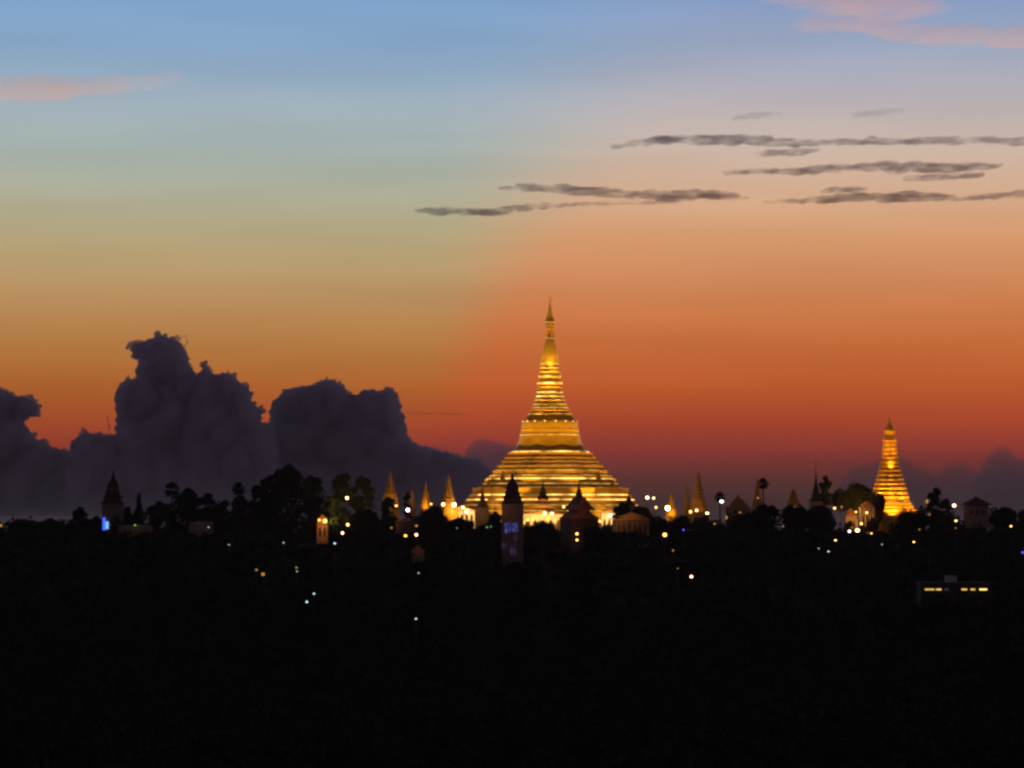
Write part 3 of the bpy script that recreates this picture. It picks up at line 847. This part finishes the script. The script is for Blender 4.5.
def quads_mesh(name, verts):
    me = bpy.data.meshes.new(name)
    nv = len(verts); nf = nv // 4
    me.vertices.add(nv); me.vertices.foreach_set('co', verts.astype(np.float32).ravel())
    me.loops.add(nv); me.loops.foreach_set('vertex_index', np.arange(nv, dtype=np.int32))
    me.polygons.add(nf); me.polygons.foreach_set('loop_start', np.arange(0, nv, 4, dtype=np.int32))
    me.update(calc_edges=True)
    return me


TREE_N = [0]


def tree(kind, px, top, hw, d, label, leaf=None, bottom=None, group='trees on the skyline'):
    TREE_N[0] += 1
    R = random.Random(100 + TREE_N[0]); s = d / F
    q = at(px, top, d); zb = terrain(q.x, d) - .2
    H = max(q.z - zb, 5.0); W = hw * s
    t = thing({'palm': 'palm_tree', 'flat': 'rain_tree', 'cone': 'pointed_tree'}.get(kind, 'leafy_tree'), (q.x, d, zb), label, 'tree', group)
    cen, rad = [], []
    tr = MB()
    if kind == 'palm':
        cz = H - W * .9
        tr.tube((0, 0, 0), (W * .06, 0, H * .5), .42, .32, 7); tr.tube((W * .06, 0, H * .5), (0, 0, cz), .32, .26, 7)
        vs = []
        for k in range(60):        # fan leaves on stalks
            th = R.uniform(0, 6.283); el = R.uniform(-.95, 1.5)
            dr = Vector((math.cos(th) * math.cos(el), math.sin(th) * math.cos(el), math.sin(el)))
            L = W * R.uniform(.8, 1.08)
            side_ = dr.cross(Vector((0, 0, 1.0001))).normalized(); up = side_.cross(dr)
            c0 = Vector((0, 0, cz)) + dr * L * .45
            for j in range(-4, 5):
                an = j * .24
                dd = (dr * math.cos(an) + side_ * math.sin(an))
                tip = c0 + dd * L * .55 - Vector((0, 0, abs(j) * .03 * L + .06 * L))
                e = up.cross(dd).normalized() * .16 * W * .5
                vs += [c0 - dd * L * .25, c0 + dd * L * .2 + e, tip, c0 + dd * L * .2 - e]
        me = quads_mesh('crown', np.array([tuple(v) for v in vs]))
        crown = link('crown', me, leaf or LEAF, t)
        tr.build('trunk', BARK, t)
        return t
    if kind == 'flat':
        base = H * .35
        for k in range(14):
            a = R.uniform(0, 6.283); r = W * math.sqrt(R.random()) * .8
            x, y = r * math.cos(a), r * math.sin(a) * .7
            rz = H * R.uniform(.10, .16); rx = W * R.uniform(.22, .36)
            cen.append((x, y, H - rz - (r / W) ** 2 * H * .12 - R.uniform(0, .10) * H)); rad.append((rx, rx, rz))
        for k in range(8):
            a = R.uniform(0, 6.283); r = W * R.uniform(.2, .7); rx = W * .22
            cen.append((r * math.cos(a), r * math.sin(a) * .7, H * R.uniform(.5, .75))); rad.append((rx, rx, H * .1))
    elif kind == 'cone':
        for k in range(9):
            f = k / 8; rx = W * (1 - f * .78) * .62
            for j in range(2):
                cen.append((R.uniform(-.4, .4) * rx, R.uniform(-.4, .4) * rx, H * (.28 + .66 * f))); rad.append((rx, rx, H * .09))
        cen.append((0, 0, H * .95)); rad.append((W * .12, W * .12, H * .05))
    else:
        cb = H * .16
        ch = H - cb
        for k in range(34):
            a = R.uniform(0, 6.283); f = R.random() ** .85; r = W * .74 * math.sqrt(R.random()) * (1 - .55 * max(0, f - .45))
            rx = W * R.uniform(.22, .40); rz = rx * R.uniform(.65, .95)
            z = cb + ch * f; z = min(z, H - rz - .45 * ch * (r / W) ** 2)
            cen.append((r * math.cos(a), r * math.sin(a), z)); rad.append((rx, rx, rz))
        cen.append((R.uniform(-.2, .2) * W, 0, H - W * .26)); rad.append((W * .3, W * .3, W * .26))
    top_now = max(c[2] + r_[2] for c, r_ in zip(cen, rad))
    n = int(min(9000, max(1500, 60 * W * H * .8 + 800)))
    v = leaf_cloud(cen, rad, n, .48, TREE_N[0])
    link('crown', quads_mesh('crown', v), leaf or LEAF, t)
    tr.tube((0, 0, 0), (.05 * W, 0, H * .32), .05 * W + .2, .04 * W + .13, 7)
    for c in cen[:7]:
        tr.tube((.05 * W, 0, H * R.uniform(.24, .32)), (c[0] * .85, c[1] * .85, c[2]), .03 * W + .06, .05, 5)
    tr.build('trunk', BARK, t)
    return t


SK = [  # kind, px, top row, half width px, distance, label, leaf
    ('dome', 22, 518.5, 20, 1425, 'low dark tree at the left end of the skyline, beside the thin mast', None),
    ('dome', 52, 518, 16, 1428, 'low dark tree between the thin mast and a small bushy tree, far left', None),
    ('dome', 80, 507, 10, 1424, 'small dark bushy tree just left of the far left tower', None),
    ('dome', 96, 516, 9, 1420, 'low dark shrub like tree touching the left foot of the far left tower', None),
    ('dome', 127, 507, 7, 1418, 'small dark tree touching the right side of the far left tower', None),
    ('cone', 139, 494.5, 10, 1422, 'pointed dark tree second to the right of the far left tower', None),
    ('dome', 158, 501, 13, 1424, 'dark rounded tree between the pointed tree and the leftmost palm', None),
    ('palm', 171.5, 481.5, 9, 1428, 'leftmost tall palm with round head above the left skyline', None),
    ('dome', 187, 487.5, 13, 1426, 'dark broad tree right beside the leftmost tall palm', None),
    ('dome', 206, 493, 12, 1424, 'dark tree with uneven top between two palms on the left', None),
    ('dome', 224, 500, 9, 1420, 'lower dark tree left of the second palm', None),
    ('palm', 238.5, 481.5, 8, 1430, 'second tall palm, standing just left of the large dark tree group', None),
    ('dome', 240, 495, 11, 1422, 'dark tree under the head of the second tall palm', None),
    ('dome', 259, 485, 13, 1426, 'left shoulder tree of the large dark tree group', None),
    ('dome', 289, 463.5, 22, 1432, 'tallest broad dark tree of the left skyline', None),
    ('dome', 270, 475, 15, 1428, 'dark tree close left of the tallest broad tree', None),
    ('dome', 313, 475, 16, 1426, 'dark tree close right of the tallest broad tree', None),
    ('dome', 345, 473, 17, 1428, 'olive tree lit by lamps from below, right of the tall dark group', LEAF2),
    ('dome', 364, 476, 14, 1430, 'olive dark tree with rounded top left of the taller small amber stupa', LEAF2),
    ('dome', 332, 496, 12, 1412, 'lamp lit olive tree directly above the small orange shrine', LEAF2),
    ('dome', 366, 508, 17, 1392, 'round dark tree before the olive trees, right of the yellow lamp', None),
    ('dome', 389, 497, 9, 1398, 'small round dark tree hiding the foot of the taller small amber stupa', None),
    ('dome', 407, 492.5, 6, 1434, 'small dark tree between the two lit small stupas on the left', None),
    ('dome', 436, 506, 17, 1394, 'round dark tree left of the main stupa, below the narrow amber stupa', None),
    ('dome', 462, 517.5, 18, 1386, 'dark tree below the white arcade at the left foot of the main stupa', None),
    ('dome', 495.5, 512, 9, 1392, 'dark tree squeezed between the slim brown pavilion and the blue windowed tower', None),
    ('dome', 541, 520.5, 22, 1384, 'domed dark tree in front of the cream entrance hall', None),
    ('dome', 613, 531, 16, 1366, 'dark tree in front of the long low hall, right of the reddish gabled hall', None),
    ('dome', 592, 526, 14, 1318, 'dark tree in front of the right side of the reddish gabled hall', None),
    ('dome', 622, 502, 10, 1412, 'dark tree at the left of the dark tiered spire before the main stupa', None),
    ('dome', 641, 506, 13, 1408, 'dark tree at the right of the dark tiered spire before the main stupa', None),
    ('dome', 658, 516, 12, 1402, 'low dark tree under the bright high pair of lamps', None),
    ('dome', 682, 515, 12, 1396, 'low dark tree between the glowing slim stupa and the ringed spire', None),
    ('palm', 719.5, 491.5, 6.5, 1408, 'small dark palm with lamps around it, right of the ringed spire', None),
    ('dome', 706, 516, 11, 1404, 'low dark tree at the left foot of the small dark palm', None),
    ('dome', 745, 514, 12, 1394, 'low dark tree before the amber tiered pavilion', None),
    ('palm', 763, 477.5, 7, 1426, 'palm with round head above the dark mass right of centre', None),
    ('dome', 766, 503.5, 17, 1402, 'broad dark tree under the round headed palm right of centre', None),
    ('dome', 793, 504.5, 16, 1398, 'broad dark tree before the squat olive gold shrine', None),
    ('dome', 820, 505, 18, 1396, 'broad dark tree under the thin dark needle spire', None),
    ('dome', 824.5, 476, 9, 1430, 'tall narrow tree right beside the thin dark needle spire', LEAF2),
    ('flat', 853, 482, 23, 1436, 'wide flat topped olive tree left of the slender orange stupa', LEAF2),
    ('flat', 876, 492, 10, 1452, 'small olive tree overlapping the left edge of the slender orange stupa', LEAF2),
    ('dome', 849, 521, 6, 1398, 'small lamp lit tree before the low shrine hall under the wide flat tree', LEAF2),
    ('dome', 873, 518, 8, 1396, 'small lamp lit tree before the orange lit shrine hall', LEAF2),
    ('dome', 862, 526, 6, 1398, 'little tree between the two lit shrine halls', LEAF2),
    ('dome', 912, 509, 19, 1396, 'dark rounded tree before the right foot of the slender orange stupa', None),
    ('dome', 935, 487.5, 9, 1404, 'tall dark tree right of the slender orange stupa', None),
    ('dome', 945, 499, 10, 1400, 'dark tree between the tall dark tree and the rosy white lamp', None),
    ('dome', 1006, 507, 20, 1408, 'dark broad tree right of the hip roofed house', None),
    ('dome', 1034, 505, 20, 1412, 'dark tree cut off by the right edge', None),
]
for k in SK:
    tree(*k[:6], leaf=k[6])

# the wood on the slope and the plain reads as one dark mass
Rf = np.random.RandomState(5)
CLEAR = [(498, 527, 1288, 4.0), (558, 600, 1330, 4.0), (410, 426, 1288, 4.5), (317, 328, 1376, 3.0)]   # gaps in front of buildings: px0, px1, distance, tree height
TOPS = [(-60, 517), (70, 517), (100, 520), (122, 512), (140, 504), (160, 505), (182, 493), (200, 496), (222, 503), (245, 498), (262, 488), (285, 474), (312, 480), (326, 486), (334, 506), (352, 512), (372, 506), (384, 510), (400, 514), (430, 509), (445, 512), (460, 517), (480, 521), (500, 526), (530, 531), (560, 531), (600, 531),
        (615, 516), (640, 510), (655, 514), (670, 518), (720, 518), (745, 509), (775, 505), (834, 505), (842, 530), (880, 532), (900, 515), (928, 502), (950, 507), (962, 519), (988, 508), (1090, 507)]
TPX = np.array([a for a, b in TOPS], float); TPY = np.array([b for a, b in TOPS], float)
parts = []
for y in np.arange(600, 1424, 9.5):
    for x in np.arange(-y * .205 - 60, y * .205 + 60, 10.5):
        xx, yy = x + Rf.uniform(-5, 5), y + Rf.uniform(-5, 5)
        h = terrain(xx, yy)
        H = Rf.uniform(6.5, 12.0) if yy < 1335 else 0
        W = Rf.uniform(4.2, 7.0); ppx = 512 + xx / yy * F; n = 95; sz = 1.0
        if 1335 <= yy <= 1390: H = max(3.0, at(512, Rf.uniform(529.5, 534), yy).z - h)
        if 1104 < yy < 1131 and 908 < ppx < 1000: H = at(512, Rf.uniform(591.5, 594), yy).z - h; n = 170
        if 1131 <= yy < 1150 and 914 < ppx < 994: continue
        if yy > 1390:                      # the trees along the brow of the hill
            H = at(512, float(np.interp(ppx, TPX, TPY)) + Rf.uniform(-1, 3.5), yy).z - h; n = int(130 + 18 * max(H, 1)); sz = .75
            if H < 2: continue
        for a_, b_, d_, m_ in CLEAR:
            if a_ - 4 < ppx < b_ + 4 and yy < d_ + 4: H = min(H, Rf.uniform(.6, 1) * m_)
            if a_ - 4 < ppx < b_ + 4 and d_ + 4 <= yy < d_ + 14: H = 0
        if H < .5: continue
        cen = [(xx + Rf.uniform(-.45, .45) * W, yy + Rf.uniform(-.45, .45) * W, h + H * Rf.uniform(.45, .80)) for _ in range(4)]
        if yy > 1390: cen += [(xx + Rf.uniform(-.6, .6) * W, yy, h + H * .3), (xx + Rf.uniform(-.6, .6) * W, yy, h + H * .2)]
        rad = [(W * .55, W * .55, H * .24)] * len(cen)
        parts.append(leaf_cloud(cen, rad, n, sz, int(Rf.randint(1 << 30))))
wood = link('wood', quads_mesh('wood', np.concatenate(parts)), LEAF)
tag(wood, 'dark mass of trees covering the slope and plain below the temples', 'wood', kind='stuff')

# ------------------------------------------------------------------ clouds


def ico(sub):
    b = bmesh.new(); bmesh.ops.create_icosphere(b, subdivisions=sub, radius=1.0)
    v = np.array([tuple(x.co) for x in b.verts]); f = np.array([[x.index for x in p.verts] for p in b.faces]); b.free()
    return v, f


IV2, IF2 = ico(2)


def blob_mesh(name, centres, radii, voxel, disp=None, seed=0):
    """union of ellipsoids -> one closed skin"""
    cen = np.array(centres, float); rad = np.array(radii, float)
    mid = cen.mean(0)
    V = (IV2[None] * rad[:, None, :] + cen[:, None, :] - mid).reshape(-1, 3)
    Fc = (IF2[None] + (np.arange(len(cen)) * len(IV2))[:, None, None]).reshape(-1, 3)
    me = bpy.data.meshes.new(name); me.from_pydata(V.tolist(), [], Fc.tolist()); me.update()
    o = bpy.data.objects.new(name, me); COL.objects.link(o)
    r = o.modifiers.new('skin', 'REMESH'); r.mode = 'VOXEL'; r.voxel_size = voxel
    if disp:
        for k, (sz, st) in enumerate(disp):
            tx = bpy.data.textures.new('billow', 'CLOUDS'); tx.noise_scale = sz; tx.noise_depth = 2
            dm = o.modifiers.new('billow', 'DISPLACE'); dm.texture = tx; dm.strength = st; dm.mid_level = .5; dm.texture_coords = 'LOCAL'
    if disp:                       # close folds left by the billows
        r2 = o.modifiers.new('skin', 'REMESH'); r2.mode = 'VOXEL'; r2.voxel_size = voxel
    dg = bpy.context.evaluated_depsgraph_get(); dg.update()
    out = bpy.data.meshes.new_from_object(o.evaluated_get(dg))
    out.name = name
    bpy.data.objects.remove(o); bpy.data.meshes.remove(me)
    out.materials.clear()
    return out, Vector(mid)


def inside(poly, x, y):
    n = len(poly); r = np.zeros(x.shape, bool); j = n - 1
    for i in range(n):
        xi, yi = poly[i]; xj, yj = poly[j]
        c = ((yi > y) != (yj > y)) & (x < (xj - xi) * (y - yi) / (yj - yi + 1e-9) + xi)
        r ^= c; j = i
    return r


def edge_dist(poly, x, y):
    d = np.full(x.shape, 1e9); n = len(poly)
    for i in range(n):
        ax, ay = poly[i]; bx, by = poly[(i + 1) % n]
        ex, ey = bx - ax, by - ay
        t = np.clip(((x - ax) * ex + (y - ay) * ey) / (ex * ex + ey * ey + 1e-9), 0, 1)
        d = np.minimum(d, np.hypot(x - ax - t * ex, y - ay - t * ey))
    return d


def cumulus(poly, d, label, seed, n=420, rmin=1.0, deep=30, material=None, tails=()):
    n = int(n * 2.2)
    R = np.random.RandomState(seed); s = d / F
    p = np.array(poly)
    x = R.uniform(p[:, 0].min(), p[:, 0].max(), n * 6); y = R.uniform(p[:, 1].min(), p[:, 1].max(), n * 6)
    k = inside(poly, x, y); x, y = x[k], y[k]
    ed = edge_dist(poly, x, y)
    # many small heads near the outline, few large ones inside
    keep = R.random(len(x)) < np.clip(7 / (ed + 1), .08, 1)
    x, y, ed = x[keep][:n], y[keep][:n], ed[keep][:n]
    r = np.clip(ed * R.uniform(.6, 1.05, len(ed)) + .5, rmin, 22)
    cen, rad = [], []
    for a, b, c, e in zip(x, y, r, ed):
        q = at(a, b, d); dep = R.uniform(-1, 1) * deep * s * min(1, e / 12)
        cen.append((q.x, q.y + dep, q.z)); rad.append((c * s, c * s * 1.15, c * s))
    gx, gy = np.meshgrid(np.arange(p[:, 0].min(), p[:, 0].max(), 4.0), np.arange(p[:, 1].min(), p[:, 1].max(), 4.0))
    gx, gy = gx.ravel(), gy.ravel()
    k = inside(poly, gx, gy); gx, gy = gx[k], gy[k]
    ge = edge_dist(poly, gx, gy); k = ge > 3.5
    for a, b, e in zip(gx[k], gy[k], ge[k]):
        q = at(a, b, d); rr_ = min(e * .95, 14)
        cen.append((q.x, q.y, q.z)); rad.append((rr_ * s, rr_ * s * 1.6, rr_ * s))
    for (ax, ay), (bx, by) in zip(poly, poly[1:] + poly[:1]):    # small billows along the rim
        L = math.hypot(bx - ax, by - ay)
        if min(ay, by) > 505 or max(ay, by) > 513: continue
        for _ in range(max(1, int(L / 1.9))):
            f = R.random(); e = R.choice([.9, 1.3, 1.8, 2.6], p=[.35, .3, .22, .13])
            q = at(ax + (bx - ax) * f + R.normal() * .7, ay + (by - ay) * f + R.normal() * .7, d)
            cen.append((q.x, q.y + R.normal() * 4 * s, q.z)); rad.append((e * s, e * s * 2.5, e * s))
    for tl in tails:
        for (ax, ay, ar), (bx, by, br) in zip(tl, tl[1:]):
            n_ = max(2, int(math.hypot(bx - ax, by - ay) / .7))
            for k in range(n_):
                f = k / n_; e = (ar + (br - ar) * f) * R.uniform(.8, 1.15)
                q = at(ax + (bx - ax) * f + R.normal() * .2, ay + (by - ay) * f + R.normal() * .2, d)
                cen.append((q.x, q.y, q.z)); rad.append((e * s, e * s * 2, e * s))
    me, mid = blob_mesh('cumulus_cloud', cen, rad, .62 * s, [(9 * s, 3.5 * s), (3.5 * s, 3.0 * s)], seed)
    me.polygons.foreach_set('use_smooth', [True] * len(me.polygons))
    o = link('cumulus_cloud', me, material or CLOUD, None, mid)
    # keep every part clear of the low air
    return tag(o, label, 'cloud', 'dark cumulus clouds along the horizon')


B = 516.0
CD = 42000.0
cumulus([(-70, 384), (-30, 380), (-10, 386), (0, 388.7), (8, 391), (14.6, 396), (29, 397), (37.5, 402), (39.5, 408.5), (38, 415.4), (25, 418.3), (22, 425), (31, 431.5), (37.5, 440), (47, 441.5), (51, 448), (62.5, 450), (76, 453), (84, 470), (90, B), (-70, B)],
        CD + 900, 'dark cumulus cut off by the left edge, with an overhanging knob', 11, 380)
cumulus([(70, B), (66, 470), (72, 453), (72, 443), (77, 437.7), (83, 430.4), (87.5, 432.5), (93.7, 434.6), (104, 435.6), (112.5, 434.6), (117.7, 434.6), (118.7, 411.7), (116.7, 393), (119.8, 385.6), (127, 378), (136.5, 380), (139, 367.4), (142.8, 362.8), (134, 359),
         (132.8, 351), (125.5, 347), (131, 342), (143.7, 342.8), (152.9, 338.2), (156, 333), (158.3, 330), (160.5, 333), (162.9, 337.3), (173, 338), (182, 343.7), (184.8, 352.8), (189.3, 363.7), (194.8, 376.5), (200, 374.7), (201, 365.6), (205.7, 362.3), (212, 369.2), (213, 374.7), (220.3, 374.7),
         (227.6, 371), (234.9, 374.7), (236.7, 381), (245.8, 383.8), (251.3, 392.9), (250.4, 400.2), (255, 406.6), (264, 408.4), (261.3, 414.8), (260.4, 423), (276, 430), (282, B)],
        CD, 'tallest dark cumulus tower with ragged top, left of the middle', 12, 900,
        tails=([(146, 343, 2.2), (137, 341, 1.6), (130, 342, 1.2), (126, 346, .8), (125, 349, .6)], [(156, 338, 2), (158.3, 330, 1.0)], [(172, 339, 1.6), (178, 336, 1.2), (180, 341, 1.5)],
               [(181, 337, .8), (185, 335.5, .7), (187.5, 339, .7), (186.5, 344, .7), (183.5, 347, .9)], [(109, 430, .9), (108.3, 421, .8), (107, 417, .9)]))
cumulus([(262, B), (262, 430), (272.5, 423), (271.3, 407), (279.2, 398), (283.7, 389.2), (304, 387), (319.6, 383.6), (326, 380), (330.9, 378.4), (336, 381), (342, 385.8), (348.8, 393.7), (357.8, 396), (362.3, 390.3), (378, 391.4), (388, 387), (397, 393.7), (400.5, 409.4), (405, 425), (407, 436.4), (416, 445), (432, 449), (452, 454), (480, 462), (500, 476), (512, B)],
        CD + 1500, 'broad flat topped dark cumulus right of the tallest cloud tower', 13, 700)
cumulus([(398, B), (402, 452), (416, 445.4), (436.4, 446.5), (452, 452), (463, 454), (470, 443), (479, 438.6), (493, 441), (512, 444.7), (540, 452), (575, 466), (590, B)],
        CD + 3000, 'low dark cloud bank behind the left flank of the main stupa', 14, 420, material=CLOUD_HAZY)
cumulus([(838, B), (840, 480), (850, 468), (859, 462), (868, 465.6), (880, 458), (890, 450), (898, 452.5), (907, 459), (918, 468), (931, 472), (940, 480), (944, B)],
        CD + 1500, 'low dark cloud behind the slender orange stupa', 15, 300, material=CLOUD_FAINT)
cumulus([(928, B), (932, 478), (942, 468), (951, 463.4), (962, 462.3), (973, 468), (980, 472), (984, 490), (986, B)], CD + 2300, 'small rounded cloud between the low cloud behind the stupa and the right edge cloud', 16, 220, material=CLOUD_FAINT)
cumulus([(970, B), (974, 478), (981.6, 465.6), (988, 454.7), (997, 447), (1003, 445.5), (1012, 452.5), (1016.6, 459), (1030, 457), (1050, 450), (1080, 455), (1085, B)],
        CD + 600, 'dark cumulus with rounded head at the right edge', 17, 300, material=CLOUD_HAZY)



def wispmat(name, col, dens, px, aniso=0.0, lo=.33, hi=.68, sx_=28, sz_=2.3):
    """uneven vapour; px = metres per picture pixel at its distance"""
    m = volmat(name, col, dens, aniso)
    n, l = m.node_tree.nodes, m.node_tree.links
    v = next(k for k in n if k.type == 'PRINCIPLED_VOLUME')
    t = n.new('ShaderNodeTexCoord'); mp_ = n.new('ShaderNodeMapping'); z = n.new('ShaderNodeTexNoise')
    mp_.inputs['Scale'].default_value = (1 / (sx_ * px), 1 / (60 * px), 1 / (sz_ * px))
    z.inputs['Scale'].default_value = 1.0; z.inputs['Detail'].default_value = 4.0; z.inputs['Roughness'].default_value = .6
    r = n.new('ShaderNodeMapRange'); r.interpolation_type = 'SMOOTHSTEP'
    r.inputs[1].default_value = lo; r.inputs[2].default_value = hi; r.inputs[3].default_value = 0.0; r.inputs[4].default_value = dens
    l.new(t.outputs['Object'], mp_.inputs[0]); l.new(mp_.outputs[0], z.inputs['Vector'])
    l.new(z.outputs['Fac'], r.inputs[0]); l.new(r.outputs[0], v.inputs['Density'])
    return m


STREAK = wispmat('thin cloud vapour', (0.86, 0.62, 1.0), 0.0055, 7.7)
STREAK_THIN = wispmat('very thin cloud vapour', (0.84, 0.66, 1.0), 0.0018, 7.7)
PINK = wispmat('high cloud vapour', (0.92, 0.92, 0.92), 0.0008, 12.3, .3, .2, .85, 60, 6)


def streak(line, d, label, seed, material, name='cloud_streak', per=1.1, deep=26, extra=(), group='thin dark cloud streaks', wx=2.6):
    R = np.random.RandomState(seed); s = d / F
    cen, rad = [], []
    for ln in (line,) + tuple(extra):
        ln = [(a, b, c * (.82 if material is not PINK else 1)) for a, b, c in ln]
        for (x0, y0, h0), (x1, y1, h1) in zip(ln, ln[1:]):
            n = max(2, int(abs(x1 - x0) * per / max(1.2, (h0 + h1) * .28)))
            for k in range(n):
                f = (k + R.random()) / n
                h = h0 + (h1 - h0) * f
                x, y = x0 + (x1 - x0) * f, y0 + (y1 - y0) * f + R.normal() * h * .26
                rz = max(.6, h * R.uniform(.28, .72)); rx = rz * R.uniform(2.0, wx * 2.4) + 1.5
                q = at(x, y, d)
                cen.append((q.x, q.y + R.uniform(-.5, .5) * deep * s * .6, q.z)); rad.append((rx * s, (rx + deep * R.uniform(.3, .8)) * s, rz * s))
    me, mid = blob_mesh(name, cen, rad, .55 * s, [(5 * s, 2.6 * s)], seed)
    o = link(name, me, material, None, mid)
    return tag(o, label, 'cloud', group)


SD = 25000.0
streak([(612, 147, 1.2), (640, 142.5, 3), (665, 140, 4.5), (700, 139, 5.5), (730, 139.5, 6), (760, 141, 5), (790, 143, 4), (830, 142.5, 3.8), (870, 141.5, 4), (920, 141, 4), (970, 139.8, 3.6), (1040, 142.5, 5)], SD,
       'longest and highest dark cloud streak, reaching the right edge', 21, STREAK, extra=([(752, 154, 1.4), (775, 152.5, 3.6), (800, 152, 3.6), (818, 149.5, 1.6)],))
streak([(725, 172, 1.2), (735, 173, 2.6), (750, 171.5, 2.2), (790, 171.5, 3.6), (840, 168.5, 4.6), (890, 167.5, 6), (930, 168.5, 6), (970, 167.5, 4.4), (1000, 166, 1.4)], SD + 300,
       'second dark cloud streak from the top, starting above the gap between two others', 22, STREAK, extra=([(905, 179, 1.6), (940, 177, 3.4), (980, 174.5, 2.6)],))
streak([(765, 202, .8), (800, 200.5, 2.2), (830, 199.5, 4.4), (860, 196.5, 7), (890, 197.5, 8), (920, 198.5, 6), (950, 198, 3), (960, 199, 1)], SD - 300,
       'thick dark cloud streak below the second one, with a humped top', 23, STREAK, extra=([(822, 192, 1.4), (840, 190, 3.4), (862, 189.5, 2.4)],))
streak([(955, 199.5, 1), (975, 197.5, 2.2), (1000, 195.5, 3.4), (1045, 193, 4.4)], SD, 'short dark cloud streak at the right edge, lowest of the group', 24, STREAK)
streak([(500, 189, 1.4), (530, 187.5, 4.2), (570, 190, 6), (610, 193.5, 5.6), (650, 195.5, 5), (690, 195, 6.4), (720, 195.5, 5), (745, 198.5, 1)], SD + 200,
       'dark cloud streak above the main stupa, right of the leftmost dark streak', 25, STREAK, extra=([(560, 205, 1), (620, 203, 1.6), (680, 202, 1.2)],))
streak([(418, 210.5, 1.5), (440, 210.5, 4), (470, 211.5, 4), (490, 212.5, 4.4), (520, 207.5, 3.6), (566, 205, 1.4)], SD, 'leftmost dark cloud streak, small and ragged', 26, STREAK)
streak([(735, 117.5, 1.4), (752, 115, 3), (778, 114.5, 1.2)], SD + 500, 'faint left wisp above the longest dark streak', 27, STREAK_THIN)
streak([(855, 114.5, 1.6), (880, 112.5, 3), (902, 111.5, 1.2)], SD + 500, 'faint right wisp above the longest dark streak', 28, STREAK_THIN)
streak([(405, 413, .6), (430, 413.2, 1.3), (462, 414.3, .6)], SD + 15000, 'hair thin dark streak low in the orange sky left of the main stupa', 29, STREAK_THIN)
streak([(-40, 88, 8), (0, 88, 8), (40, 87.5, 8), (80, 87, 7), (110, 85, 4), (140, 82, 2.4), (185, 78, 1.2)], 40000, 'salmon pink cloud streak at the upper left edge', 31, PINK, 'pink_cloud', deep=60, group='sunlit pink clouds', wx=5)
streak([(770, -3, 3), (810, 2, 5), (850, 3, 10), (890, 5, 12), (915, 9, 8), (945, 10, 2)], 40000, 'salmon pink cloud at the upper right corner', 32, PINK, 'pink_cloud', deep=60, group='sunlit pink clouds', wx=3,
       extra=([(800, 20, 3), (850, 25, 5), (900, 30, 7), (950, 35, 7), (1000, 37, 7), (1060, 37, 9)],))

# ------------------------------------------------------------------ evening haze over the plain
HAZE = True
if HAZE:
    hz = MB().box(-95000, 95000, -9500, GROUND_END + 1500, -2.0, 168.0).build('haze', None)
    hz.data.materials.append(volmat('evening haze', (0.92, 0.86, 0.86), 2.8e-5, .35))
    hz['kind'] = 'stuff'
